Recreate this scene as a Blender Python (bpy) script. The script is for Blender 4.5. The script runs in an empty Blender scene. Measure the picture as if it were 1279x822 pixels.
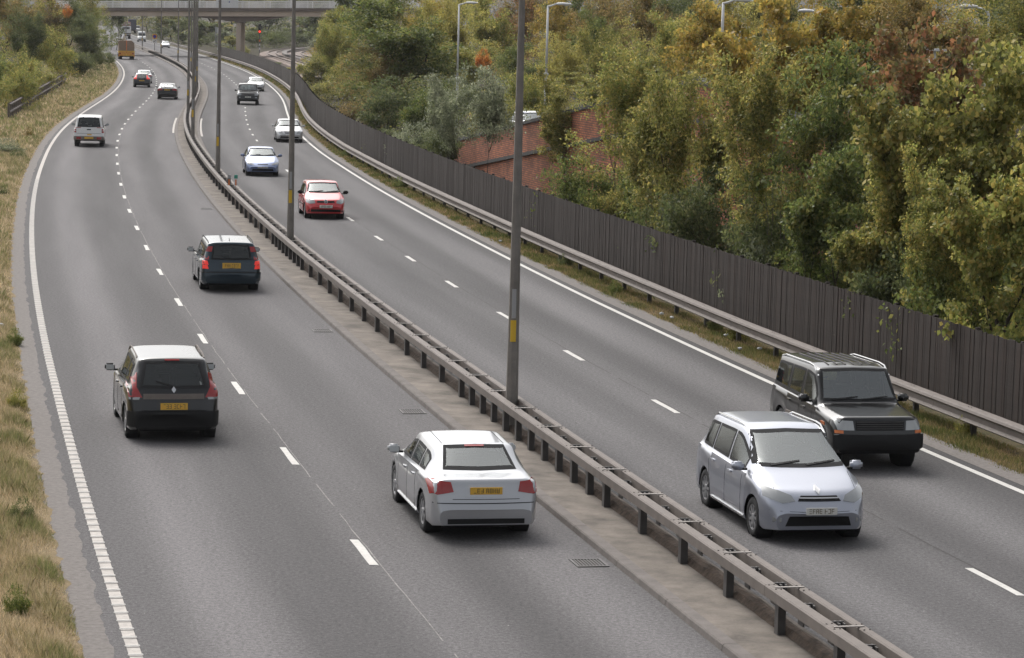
import bpy, bmesh, math, random
import numpy as np
from mathutils import Vector, Matrix, noise
from mathutils.bvhtree import BVHTree
from mathutils.geometry import delaunay_2d_cdt

random.seed(7)
rng = np.random.default_rng(7)
scn = bpy.context.scene
COL = scn.collection

# ---------------------------------------------------------------- camera
CAM_H, FOC, HOR, ROLL = 8.28, 3412.0, 20.7, 0.0256      # eye height (m), focal length and horizon in photo pixels, roll
PITCH = math.atan2(411 - HOR, FOC)
cd = bpy.data.cameras.new('camera'); cam = bpy.data.objects.new('camera', cd); COL.objects.link(cam)
cd.sensor_width = 36; cd.lens = 36 * FOC / 1279; cd.clip_start = 0.5; cd.clip_end = 4000
fw = Vector((0, math.cos(PITCH), -math.sin(PITCH))); up0 = Vector((0, math.sin(PITCH), math.cos(PITCH))); rt0 = Vector((1, 0, 0))
rt = rt0 * math.cos(ROLL) + up0 * math.sin(ROLL); up = up0 * math.cos(ROLL) - rt0 * math.sin(ROLL)
M3 = Matrix((rt, up, -fw)).transposed().to_4x4(); M3.translation = Vector((0, 0, CAM_H)); cam.matrix_world = M3
scn.camera = cam

# ---------------------------------------------------------------- daylight
SUN_EL, SUN_AZ = math.radians(50), math.radians(332)
wd = bpy.data.worlds.new('World'); scn.world = wd; wd.use_nodes = True
wn, wl = wd.node_tree.nodes, wd.node_tree.links
bg = wn['Background']; sky = wn.new('ShaderNodeTexSky'); sky.sky_type = 'NISHITA'; sky.sun_disc = False
sky.sun_elevation = SUN_EL; sky.sun_rotation = SUN_AZ; sky.air_density = 1.0; sky.dust_density = 6.0; sky.ozone_density = 1.0
hs = wn.new('ShaderNodeHueSaturation'); hs.inputs['Saturation'].default_value = 0.22
wl.new(sky.outputs[0], hs.inputs['Color']); wl.new(hs.outputs[0], bg.inputs[0]); bg.inputs[1].default_value = 0.12
sd = bpy.data.lights.new('sun', 'SUN'); sun = bpy.data.objects.new('sun', sd); COL.objects.link(sun)
sd.energy = 0.85; sd.angle = math.radians(20); sd.color = (1.0, 0.965, 0.92)
sdir = Vector((math.sin(SUN_AZ) * math.cos(SUN_EL), math.cos(SUN_AZ) * math.cos(SUN_EL), math.sin(SUN_EL)))
sun.rotation_euler = sdir.to_track_quat('Z', 'Y').to_euler()
scn.view_settings.view_transform = 'Standard'; scn.view_settings.look = 'None'
scn.view_settings.exposure = 0.75; scn.view_settings.gamma = 1.0
scn.cycles.max_bounces = 6; scn.cycles.transparent_max_bounces = 8

# ---------------------------------------------------------------- materials
def mat(name, col, rough=0.6, metal=0.0, coat=0.0, spec=0.5, emit=None, var=0.0, vscale=4.0, bump=0.0, bscale=30.0, ior=None):
    m = bpy.data.materials.new(name); m.use_nodes = True
    N, L = m.node_tree.nodes, m.node_tree.links; b = N['Principled BSDF']
    b.inputs['Roughness'].default_value = rough; b.inputs['Metallic'].default_value = metal
    b.inputs['Coat Weight'].default_value = coat; b.inputs['Coat Roughness'].default_value = 0.06
    b.inputs['Specular IOR Level'].default_value = spec
    if ior: b.inputs['IOR'].default_value = ior
    c = (*col, 1)
    b.inputs['Base Color'].default_value = c
    tc = N.new('ShaderNodeTexCoord')
    if var > 0:
        n = N.new('ShaderNodeTexNoise'); n.inputs['Scale'].default_value = vscale; n.inputs['Detail'].default_value = 6
        n.inputs['Roughness'].default_value = 0.65
        L.new(tc.outputs['Object'], n.inputs['Vector'])
        r = N.new('ShaderNodeMapRange'); r.inputs[1].default_value = 0.3; r.inputs[2].default_value = 0.7
        r.inputs[3].default_value = 1 - var; r.inputs[4].default_value = 1 + var
        L.new(n.outputs[0], r.inputs[0])
        mx = N.new('ShaderNodeVectorMath'); mx.operation = 'SCALE'; mx.inputs[0].default_value = col
        L.new(r.outputs[0], mx.inputs['Scale']); L.new(mx.outputs[0], b.inputs['Base Color'])
    if bump > 0:
        n2 = N.new('ShaderNodeTexNoise'); n2.inputs['Scale'].default_value = bscale; n2.inputs['Detail'].default_value = 4
        L.new(tc.outputs['Object'], n2.inputs['Vector'])
        bp = N.new('ShaderNodeBump'); bp.inputs['Strength'].default_value = bump; bp.inputs['Distance'].default_value = 0.02
        L.new(n2.outputs[0], bp.inputs['Height']); L.new(bp.outputs[0], b.inputs['Normal'])
    if emit:
        b.inputs['Emission Color'].default_value = (*emit[0], 1); b.inputs['Emission Strength'].default_value = emit[1]
    return m

def asphalt(name, base, bands):
    """aggregate speckle, soft wheel-track bands along the lanes (UV: u = metres across, v = metres along) and patches"""
    m = bpy.data.materials.new(name); m.use_nodes = True
    N, L = m.node_tree.nodes, m.node_tree.links; b = N['Principled BSDF']
    b.inputs['Roughness'].default_value = 0.9; b.inputs['Specular IOR Level'].default_value = 0.25
    tc = N.new('ShaderNodeTexCoord'); uv = N.new('ShaderNodeUVMap'); uv.uv_map = 'lane'
    sp = N.new('ShaderNodeSeparateXYZ'); L.new(uv.outputs[0], sp.inputs[0])
    fine = N.new('ShaderNodeTexNoise'); fine.inputs['Scale'].default_value = 15; fine.inputs['Detail'].default_value = 5; fine.inputs['Roughness'].default_value = 0.8
    L.new(tc.outputs['Object'], fine.inputs['Vector'])
    vor = N.new('ShaderNodeTexVoronoi'); vor.inputs['Scale'].default_value = 60; L.new(tc.outputs['Object'], vor.inputs['Vector'])
    big = N.new('ShaderNodeTexNoise'); big.inputs['Scale'].default_value = 0.35; big.inputs['Detail'].default_value = 3
    mp = N.new('ShaderNodeMapping'); mp.inputs['Scale'].default_value = (2.2, 0.12, 1); L.new(uv.outputs[0], mp.inputs[0])
    L.new(mp.outputs[0], big.inputs['Vector'])
    # cross-lane profile
    cr = N.new('ShaderNodeFloatCurve')
    mr = N.new('ShaderNodeMapRange'); mr.inputs[1].default_value = bands[0]; mr.inputs[2].default_value = bands[1]
    L.new(sp.outputs[0], mr.inputs[0]); L.new(mr.outputs[0], cr.inputs['Value'])
    cu = cr.mapping.curves[0]
    pts = bands[2]
    while len(cu.points) < len(pts): cu.points.new(0.5, 0.5)
    for p, (x, y) in zip(cu.points, pts): p.location = (x, y)
    cr.mapping.update()
    def mth(op, a, bb):
        n = N.new('ShaderNodeMath'); n.operation = op
        for i, v in enumerate((a, bb)):
            if isinstance(v, (int, float)): n.inputs[i].default_value = v
            else: L.new(v, n.inputs[i])
        return n.outputs[0]
    f1 = mth('MULTIPLY_ADD', fine.outputs[0], 2.4); f1.node.inputs[2].default_value = -0.2
    f2 = mth('MULTIPLY_ADD', vor.outputs['Distance'], 0.8); f2.node.inputs[2].default_value = 0.68
    f3 = mth('MULTIPLY_ADD', big.outputs[0], 0.8); f3.node.inputs[2].default_value = 0.60
    f4 = mth('MULTIPLY_ADD', cr.outputs[0], 1.2); f4.node.inputs[2].default_value = 0.40
    v = mth('MULTIPLY', mth('MULTIPLY', f1, f2), mth('MULTIPLY', f3, f4))
    sc = N.new('ShaderNodeVectorMath'); sc.operation = 'SCALE'; sc.inputs[0].default_value = base; L.new(v, sc.inputs['Scale'])
    # pale stone chips
    v2 = N.new('ShaderNodeTexVoronoi'); v2.inputs['Scale'].default_value = 5.0; L.new(tc.outputs['Object'], v2.inputs['Vector'])
    lt = mth('LESS_THAN', v2.outputs['Distance'], 0.055)
    wn_ = N.new('ShaderNodeTexWhiteNoise'); L.new(v2.outputs['Position'], wn_.inputs['Vector'])
    gt = mth('GREATER_THAN', wn_.outputs['Value'], 0.93)
    mk = mth('MULTIPLY', lt, gt)
    mx = N.new('ShaderNodeMix'); mx.data_type = 'RGBA'; L.new(mk, mx.inputs['Factor'])
    L.new(sc.outputs[0], mx.inputs['A']); mx.inputs['B'].default_value = (0.4, 0.38, 0.35, 1)
    L.new(mx.outputs['Result'], b.inputs['Base Color'])
    bp = N.new('ShaderNodeBump'); bp.inputs['Strength'].default_value = 0.35; bp.inputs['Distance'].default_value = 0.01
    L.new(vor.outputs['Distance'], bp.inputs['Height']); L.new(bp.outputs[0], b.inputs['Normal'])
    return m

def leafmat(name, cols, trans=0.5):
    """cols: list of rgb picked per leaf by the 'rnd' attribute, brightness shifted per clump by 'cl'"""
    m = bpy.data.materials.new(name); m.use_nodes = True
    N, L = m.node_tree.nodes, m.node_tree.links; b = N['Principled BSDF']
    a = N.new('ShaderNodeAttribute'); a.attribute_name = 'rnd'
    a2 = N.new('ShaderNodeAttribute'); a2.attribute_name = 'cl'
    cr = N.new('ShaderNodeValToRGB'); e = cr.color_ramp.elements
    while len(e) < len(cols): e.new(0.5)
    for i, c in enumerate(cols): e[i].position = i / (len(cols) - 1); e[i].color = (*c, 1)
    tc = N.new('ShaderNodeTexCoord'); nz = N.new('ShaderNodeTexNoise'); nz.inputs['Scale'].default_value = 0.55; nz.inputs['Detail'].default_value = 2
    L.new(tc.outputs['Object'], nz.inputs['Vector'])
    s = N.new('ShaderNodeMath'); s.operation = 'MULTIPLY_ADD'; s.inputs[1].default_value = 0.9; s.inputs[2].default_value = -0.45
    L.new(nz.outputs[0], s.inputs[0])
    ad = N.new('ShaderNodeMath'); ad.operation = 'ADD'; ad.use_clamp = True; L.new(a.outputs['Fac'], ad.inputs[0]); L.new(s.outputs[0], ad.inputs[1])
    L.new(ad.outputs[0], cr.inputs[0])
    mr = N.new('ShaderNodeMapRange'); mr.inputs[3].default_value = 1.65; mr.inputs[4].default_value = 3.0; L.new(a2.outputs['Fac'], mr.inputs[0])
    sc = N.new('ShaderNodeVectorMath'); sc.operation = 'SCALE'; L.new(cr.outputs[0], sc.inputs[0]); L.new(mr.outputs[0], sc.inputs['Scale'])
    L.new(sc.outputs[0], b.inputs['Base Color']); b.inputs['Roughness'].default_value = 0.55
    b.inputs['Specular IOR Level'].default_value = 0.35
    t = N.new('ShaderNodeBsdfTranslucent'); L.new(sc.outputs[0], t.inputs[0])
    mx = N.new('ShaderNodeMixShader'); mx.inputs[0].default_value = trans
    L.new(b.outputs[0], mx.inputs[1]); L.new(t.outputs[0], mx.inputs[2]); L.new(mx.outputs[0], N['Material Output'].inputs[0])
    return m

def groundmat(name, c1, c2, c3, scale):
    m = bpy.data.materials.new(name); m.use_nodes = True
    N, L = m.node_tree.nodes, m.node_tree.links; b = N['Principled BSDF']; b.inputs['Roughness'].default_value = 0.95
    b.inputs['Specular IOR Level'].default_value = 0.1
    tc = N.new('ShaderNodeTexCoord')
    n = N.new('ShaderNodeTexNoise'); n.inputs['Scale'].default_value = scale; n.inputs['Detail'].default_value = 8; n.inputs['Roughness'].default_value = 0.7
    L.new(tc.outputs['Object'], n.inputs['Vector'])
    cr = N.new('ShaderNodeValToRGB'); e = cr.color_ramp.elements; e.new(0.5)
    for i, (p, c) in enumerate(((0.3, c1), (0.5, c2), (0.72, c3))): e[i].position = p; e[i].color = (*c, 1)
    L.new(n.outputs[0], cr.inputs[0]); L.new(cr.outputs[0], b.inputs['Base Color'])
    n2 = N.new('ShaderNodeTexNoise'); n2.inputs['Scale'].default_value = scale * 14; n2.inputs['Detail'].default_value = 4
    L.new(tc.outputs['Object'], n2.inputs['Vector'])
    bp = N.new('ShaderNodeBump'); bp.inputs['Strength'].default_value = 0.6; bp.inputs['Distance'].default_value = 0.05
    L.new(n2.outputs[0], bp.inputs['Height']); L.new(bp.outputs[0], b.inputs['Normal'])
    return m

def brickmat():
    m = bpy.data.materials.new('brickwork'); m.use_nodes = True
    N, L = m.node_tree.nodes, m.node_tree.links; b = N['Principled BSDF']; b.inputs['Roughness'].default_value = 0.9
    uv = N.new('ShaderNodeUVMap'); uv.uv_map = 'lane'
    br = N.new('ShaderNodeTexBrick'); br.inputs['Scale'].default_value = 1.0
    br.inputs['Brick Width'].default_value = 0.27; br.inputs['Row Height'].default_value = 0.10; br.inputs['Mortar Size'].default_value = 0.014
    br.inputs['Color1'].default_value = (0.46, 0.155, 0.07, 1); br.inputs['Color2'].default_value = (0.25, 0.085, 0.045, 1)
    br.inputs['Mortar'].default_value = (0.075, 0.055, 0.047, 1); br.inputs['Bias'].default_value = -0.1
    L.new(uv.outputs[0], br.inputs[0])
    n = N.new('ShaderNodeTexNoise'); n.inputs['Scale'].default_value = 0.9; n.inputs['Detail'].default_value = 7; L.new(uv.outputs[0], n.inputs['Vector'])
    mr = N.new('ShaderNodeMapRange'); mr.inputs[1].default_value = 0.3; mr.inputs[2].default_value = 0.7; mr.inputs[3].default_value = 0.62; mr.inputs[4].default_value = 1.25
    L.new(n.outputs[0], mr.inputs[0])
    sc = N.new('ShaderNodeVectorMath'); sc.operation = 'SCALE'; L.new(br.outputs[0], sc.inputs[0]); L.new(mr.outputs[0], sc.inputs['Scale'])
    L.new(sc.outputs[0], b.inputs['Base Color'])
    bp = N.new('ShaderNodeBump'); bp.inputs['Strength'].default_value = 0.7; bp.inputs['Distance'].default_value = 0.01; bp.invert = True
    L.new(br.outputs['Fac'], bp.inputs['Height']); L.new(bp.outputs[0], b.inputs['Normal'])
    return m

M = dict(
    road_left=asphalt('worn asphalt left', (0.101, 0.096, 0.097), (-4.6, 4.0, [(0, .5), (.12, .35), (.24, .72), (.36, .35), (.46, .3), (.6, .55), (.72, .3), (.86, .6), (1, .2)])),
    road_right=asphalt('worn asphalt right', (0.098, 0.094, 0.095), (4.6, 13.0, [(0, .45), (.12, .3), (.25, .6), (.38, .35), (.48, .5), (.62, .3), (.74, .62), (.87, .3), (1, .1)])),
    hard=mat('gritty hard strip', (0.15, 0.135, 0.125), .95, var=.28, vscale=11, bump=.3, bscale=60),
    paint=mat('worn road paint', (0.50, 0.485, 0.455), .7, var=.16, vscale=9, bump=.3, bscale=50),
    oldpaint=mat('grimy road paint', (0.36, 0.33, 0.30), .7, var=.25, vscale=7),
    kerb=mat('kerb concrete', (0.132, 0.116, 0.106), .9, var=.22, vscale=3, bump=.4, bscale=40),
    slab=mat('central reserve concrete', (0.142, 0.122, 0.103), .95, var=.5, vscale=1.3, bump=.6, bscale=18),
    joint=mat('dark joint', (0.05, 0.045, 0.042), .95),
    seam_rib_shade=mat('worn lane joint and rib shade', (0.20, 0.19, 0.18), .9, var=.5, vscale=6),
    debris=mat('leaf litter between rails', (0.06, 0.042, 0.03), 1, var=.6, vscale=9, bump=1, bscale=20),
    galv=mat('weathered galvanised steel', (0.148, 0.126, 0.111), .75, var=.16, vscale=3.5),
    galvd=mat('dark galvanised steel', (0.085, 0.08, 0.078), .6, metal=.3, var=.2, vscale=4),
    bolt=mat('bolt head', (0.075, 0.062, 0.055), .7),
    pole=mat('grey painted column', (0.20, 0.182, 0.163), .6, metal=.15, var=.24, vscale=2.2),
    yellow=mat('yellow plate', (0.66, 0.42, 0.03), .5),
    greypl=mat('pale grey plate', (0.34, 0.34, 0.34), .5),
    white=mat('white paint', (0.72, 0.72, 0.72), .45, var=.06, vscale=3),
    lampgl=mat('lamp glass', (0.55, 0.57, 0.58), .25),
    fence=mat('weathered dark timber', (0.027, 0.0185, 0.0145), .9, var=.22, vscale=2.2, bump=.5, bscale=35),
    fence2=mat('paler dark timber', (0.031, 0.022, 0.0175), .9, var=.22, vscale=2.2, bump=.5, bscale=35),
    fence3=mat('reddish dark timber', (0.031, 0.0195, 0.0145), .9, var=.22, vscale=2.2, bump=.5, bscale=35),
    rail=mat('grey split timber', (0.13, 0.11, 0.10), .9, var=.3, vscale=3),
    brick=brickmat(),
    coping=mat('dark stone coping', (0.06, 0.057, 0.055), .9, var=.35, vscale=3, bump=.5),
    conc=mat('beige concrete', (0.58, 0.475, 0.385), .85, var=.08, vscale=.8),
    concd=mat('brown stained concrete', (0.17, 0.135, 0.115), .9, var=.12, vscale=.8),
    parapet=mat('pale parapet steel', (0.8, 0.79, 0.78), .5, var=.05),
    bark=mat('bark', (0.055, 0.045, 0.037), .95, var=.3, vscale=4, bump=.7, bscale=12),
    barkp=mat('pale bark', (0.13, 0.115, 0.095), .95, var=.3, vscale=4, bump=.7, bscale=12),
    verge=groundmat('dry verge soil', (0.11, 0.10, 0.05), (0.21, 0.16, 0.095), (0.27, 0.21, 0.13), 1.4),
    vergeg=groundmat('green verge soil', (0.055, 0.06, 0.028), (0.10, 0.085, 0.05), (0.15, 0.115, 0.075), 1.8),
    wood=groundmat('woodland floor', (0.022, 0.02, 0.012), (0.04, 0.035, 0.02), (0.07, 0.055, 0.03), .7),
    hill=groundmat('scrub hillside', (0.04, 0.045, 0.018), (0.075, 0.08, 0.03), (0.13, 0.11, 0.04), .4),
    ballast=mat('railway ballast', (0.20, 0.155, 0.13), 1, var=.4, vscale=5, bump=.8, bscale=8),
    steel=mat('rusty rail steel', (0.10, 0.07, 0.055), .6, metal=.5),
    tyre=mat('tyre rubber', (0.018, 0.018, 0.019), .85),
    rim=mat('alloy wheel', (0.42, 0.42, 0.43), .35, metal=.7),
    dark=mat('black trim', (0.008, 0.008, 0.0085), .6, spec=.3),
    under=mat('underbody', (0.010, 0.010, 0.011), .9),
    glass=mat('tinted car glass', (0.022, 0.028, 0.029), .04, ior=1.6, coat=.6),
    glassl=mat('pale car glass', (0.085, 0.105, 0.10), .05, ior=1.75, coat=1.0, var=.35, vscale=2.2),
    red=mat('red lens', (0.30, 0.012, 0.012), .25, coat=.6),
    redlit=mat('lit brake lamp', (0.7, 0.03, 0.02), .3, emit=((1, .07, .05), .18)),
    redsig=mat('lit red signal', (0.8, 0.03, 0.02), .3, emit=((1, .05, .03), 1.2)),
    lens=mat('headlamp glass', (0.33, 0.34, 0.34), .15, metal=.3, coat=1),
    amber=mat('amber lens', (0.65, 0.16, 0.02), .3, coat=.5),
    plate_y=mat('yellow number plate', (0.68, 0.40, 0.05), .5),
    plate_w=mat('white number plate', (0.62, 0.61, 0.57), .5),
    platechar=mat('plate characters', (0.12, 0.095, 0.05), .6),
    chrome=mat('chrome', (0.6, 0.6, 0.6), .2, metal=.9),
    seam=mat('panel seam', (0.012, 0.012, 0.013), .9),
    tan=mat('tan board', (0.24, 0.17, 0.12), .8, var=.1),
    orange=mat('orange paint', (0.75, 0.20, 0.05), .6),
    signred=mat('sign red', (0.55, 0.03, 0.03), .5), signblue=mat('sign blue', (0.02, 0.05, 0.30), .5),
    green=mat('green reflector', (0.03, 0.25, 0.18), .5),
    navy=mat('navy curtain side', (0.03, 0.035, 0.06), .6), bluep=mat('blue plastic', (0.02, 0.025, 0.22), .5),
    maroon=mat('maroon stripe', (0.24, 0.06, 0.06), .6),
    litter=mat('white litter', (0.42, 0.43, 0.44), .8),
)
M['fabric'] = mat('seat fabric', (0.05, 0.05, 0.052), .9)
def glazing(m, tint, refl):
    """tinted see-through pane: mirror-like at grazing angles, tinted straight through"""
    N, L = m.node_tree.nodes, m.node_tree.links
    g = N.new('ShaderNodeBsdfGlossy'); g.inputs['Roughness'].default_value = .03; g.inputs['Color'].default_value = (.93, .97, .96, 1)
    t = N.new('ShaderNodeBsdfTransparent'); t.inputs[0].default_value = (*tint, 1)
    f = N.new('ShaderNodeFresnel'); f.inputs['IOR'].default_value = refl
    x = N.new('ShaderNodeMixShader'); L.new(f.outputs[0], x.inputs[0]); L.new(t.outputs[0], x.inputs[1]); L.new(g.outputs[0], x.inputs[2])
    L.new(x.outputs[0], N['Material Output'].inputs[0])
M['vanglass'] = mat('dark van glass', (0.02, 0.024, 0.025), .05, ior=1.6)
glazing(M['glass'], (.40, .45, .44), 1.7); glazing(M['glassl'], (.66, .74, .71), 2.7)
def paint(name, col, metal=.35): 
    return mat(name, col, .32, metal=metal, coat=1.0) if max(col) > .045 else mat(name, col, .28, metal=metal, coat=1.0, spec=.2)

LM = dict(
    olive=leafmat('olive leaves', [(0.058, 0.064, 0.016), (0.095, 0.10, 0.027), (0.145, 0.137, 0.04), (0.21, 0.165, 0.05)]),
    lime=leafmat('yellow green leaves', [(0.075, 0.09, 0.024), (0.115, 0.125, 0.034), (0.155, 0.15, 0.043), (0.22, 0.17, 0.05)]),
    gold=leafmat('golden leaves', [(0.09, 0.085, 0.02), (0.16, 0.125, 0.03), (0.22, 0.145, 0.035), (0.13, 0.115, 0.03)]),
    mid=leafmat('mid green leaves', [(0.036, 0.048, 0.015), (0.056, 0.073, 0.021), (0.08, 0.095, 0.027), (0.12, 0.11, 0.032)]),
    dark=leafmat('dark green leaves', [(0.034, 0.044, 0.018), (0.05, 0.062, 0.024), (0.07, 0.08, 0.03), (0.10, 0.10, 0.042)]),
    grey=leafmat('grey green leaves', [(0.06, 0.072, 0.042), (0.09, 0.10, 0.06), (0.13, 0.14, 0.088), (0.16, 0.165, 0.11)]),
    brown=leafmat('browning leaves', [(0.05, 0.045, 0.018), (0.09, 0.075, 0.025), (0.13, 0.095, 0.035), (0.17, 0.11, 0.04)]),
    rust=leafmat('rusty red leaves', [(0.075, 0.07, 0.026), (0.11, 0.075, 0.032), (0.16, 0.07, 0.035), (0.085, 0.09, 0.03)]),
    orange=leafmat('orange leaves', [(0.07, 0.08, 0.02), (0.20, 0.085, 0.025), (0.30, 0.10, 0.025), (0.32, 0.14, 0.035)]),
    yellow=leafmat('pale yellow leaves', [(0.13, 0.125, 0.035), (0.19, 0.17, 0.048), (0.24, 0.20, 0.06), (0.13, 0.14, 0.04)]),
)
grassmat = leafmat('dry grass', [(0.11, 0.12, 0.045), (0.185, 0.155, 0.085), (0.26, 0.21, 0.135), (0.32, 0.27, 0.19)], .25)
grassgmat = leafmat('green and brown grass', [(0.05, 0.065, 0.018), (0.095, 0.09, 0.03), (0.15, 0.115, 0.055), (0.20, 0.145, 0.085)], .25)

# ---------------------------------------------------------------- object helpers
def link(o, parent=None):
    COL.objects.link(o)
    if parent is not None: o.parent = parent
    return o
def tag(o, label=None, cat=None, group=None, kind=None):
    if label: o['label'] = label
    if cat: o['category'] = cat
    if group: o['group'] = group
    if kind: o['kind'] = kind
    return o
def thing(name, label, cat, loc=(0, 0, 0), rz=0.0, group=None):
    o = bpy.data.objects.new(name, None); COL.objects.link(o); o.empty_display_size = .3
    o.location = loc; o.rotation_euler = (0, 0, rz)
    return tag(o, label, cat, group)
def mesh_obj(name, me, m, parent=None, loc=None):
    o = bpy.data.objects.new(name, me); link(o, parent)
    if m is not None and len(me.materials) == 0: me.materials.append(m)
    if loc is not None: o.location = loc
    return o
def copy_tree(o, parent=None):
    c = o.copy(); COL.objects.link(c); c.parent = parent
    for ch in [k for k in o.children]: copy_tree(ch, c)
    return c

class MB:
    """collects shapes, then links them as one mesh object"""
    def __init__(s): s.v = []; s.f = []; s.uv = None
    def add(s, vs, fs):
        b = len(s.v); s.v += [tuple(v) for v in vs]; s.f += [tuple(i + b for i in f) for f in fs]; return s
    def box(s, x0, x1, y0, y1, z0, z1, bev=0.0, M_=None):
        if bev > 0:
            bm = bmesh.new(); bmesh.ops.create_cube(bm, size=1)
            for v in bm.verts: v.co = Vector(((x0 + x1) / 2 + v.co.x * (x1 - x0), (y0 + y1) / 2 + v.co.y * (y1 - y0), (z0 + z1) / 2 + v.co.z * (z1 - z0)))
            bmesh.ops.bevel(bm, geom=bm.edges[:], offset=bev, segments=2, affect='EDGES')
            bm.verts.index_update(); vs = [v.co.copy() for v in bm.verts]; fs = [[v.index for v in f.verts] for f in bm.faces]; bm.free()
        else:
            vs = [Vector((x, y, z)) for z in (z0, z1) for y in (y0, y1) for x in (x0, x1)]
            fs = [(0, 2, 3, 1), (4, 5, 7, 6), (0, 1, 5, 4), (2, 6, 7, 3), (0, 4, 6, 2), (1, 3, 7, 5)]
        if M_ is not None: vs = [M_ @ v for v in vs]
        return s.add(vs, fs)
    def tube(s, pts, rad, n=8, cap=True):
        pts = [Vector(p) for p in pts]; k = len(pts)
        if isinstance(rad, (int, float)): rad = [rad] * k
        vs, fs = [], []
        prev = None
        for i, p in enumerate(pts):
            t = (pts[min(i + 1, k - 1)] - pts[max(i - 1, 0)]).normalized()
            a = Vector((0, 0, 1)) if abs(t.z) < .9 else Vector((0, 1, 0))
            if prev is not None: a = prev
            u = (a - t * a.dot(t)).normalized(); w = t.cross(u); prev = u
            for j in range(n):
                th = 2 * math.pi * (j + .5) / n
                vs.append(p + (u * math.cos(th) + w * math.sin(th)) * rad[i])
        for i in range(k - 1):
            for j in range(n):
                j2 = (j + 1) % n; fs.append((i * n + j, i * n + j2, (i + 1) * n + j2, (i + 1) * n + j))
        if cap: fs += [tuple(range(n))[::-1], tuple((k - 1) * n + j for j in range(n))]
        return s.add(vs, fs)
    def lathe(s, prof, n=24, axis='y', c=(0, 0, 0)):
        vs, fs = [], []; c = Vector(c)
        for r, h in prof:
            for j in range(n):
                a = 2 * math.pi * j / n
                p = Vector((r * math.cos(a), h, r * math.sin(a))) if axis == 'y' else Vector((r * math.cos(a), r * math.sin(a), h))
                vs.append(c + p)
        for i in range(len(prof) - 1):
            for j in range(n):
                j2 = (j + 1) % n
                q = (i * n + j, i * n + j2, (i + 1) * n + j2, (i + 1) * n + j)
                fs.append(q if axis == 'z' else q[::-1])
        return s.add(vs, fs)
    def mesh(s, name, smooth=False, uv=None):
        me = bpy.data.meshes.new(name); me.from_pydata(s.v, [], s.f)
        if uv is not None:
            l = me.uv_layers.new(name='lane'); idx = np.zeros(len(me.loops), dtype=np.int32); me.loops.foreach_get('vertex_index', idx)
            l.data.foreach_set('uv', np.asarray(uv, dtype=np.float32)[idx].ravel())
        if smooth: me.polygons.foreach_set('use_smooth', [True] * len(me.polygons))
        me.update(); return me
    def build(s, name, m, parent=None, smooth=False, uv=None, loc=None, kind=None):
        o = mesh_obj(name, s.mesh(name, smooth, uv), m, parent, loc)
        if kind: o['kind'] = kind
        return o

def autosmooth(me, deg=35):
    me.polygons.foreach_set('use_smooth', [True] * len(me.polygons))
    try: me.set_sharp_from_angle(angle=math.radians(deg))
    except Exception: pass

# ---------------------------------------------------------------- the road's plan: reference line = left carriageway lane line, X as a function of Y (metres)
REF = np.array([(5, 6.6), (15, 3.97), (25, 1.51), (35, -.77), (45, -2.95), (55, -5.05), (65, -7.11), (75, -9.09), (85, -11.01), (100, -13.76), (115, -16.37),
    (130, -18.84), (145, -21.17), (160, -23.4), (175, -25.47), (190, -27.35), (205, -29.05), (220, -30.63), (240, -32.65), (260, -34.76),
    (280, -37.08), (300, -39.58), (320, -42.24), (340, -45.03), (370, -49.55), (400, -54.41), (430, -59.48), (470, -66.4), (520, -75.4),
    (600, -90), (700, -108.5), (850, -134), (1000, -158), (1200, -190)])
_fy = np.arange(5, 1200, 1.0)
def _pchip(xs, ys, q):
    h = np.diff(xs); d = np.diff(ys) / h; m = np.zeros(len(xs))
    m[1:-1] = np.where(d[:-1] * d[1:] > 0, 2 * d[:-1] * d[1:] / (d[:-1] + d[1:] + 1e-12), 0); m[0] = d[0]; m[-1] = d[-1]
    i = np.clip(np.searchsorted(xs, q) - 1, 0, len(h) - 1); t = (q - xs[i]) / h[i]
    return (2*t**3-3*t**2+1)*ys[i] + (t**3-2*t**2+t)*h[i]*m[i] + (-2*t**3+3*t**2)*ys[i+1] + (t**3-t**2)*h[i]*m[i+1]
_fx = _pchip(REF[:, 0], REF[:, 1], _fy)
_k = np.exp(-np.linspace(-2, 2, 15) ** 2); _k /= _k.sum()
_pad = np.concatenate([2*_fx[0]-_fx[7:0:-1], _fx, 2*_fx[-1]-_fx[-2:-9:-1]]); _fx = np.convolve(_pad, _k, 'valid')
_ft = np.gradient(_fx, _fy)
def rx(Y): return float(np.interp(Y, _fy, _fx))
def rslope(Y): return float(np.interp(Y, _fy, _ft))
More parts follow.
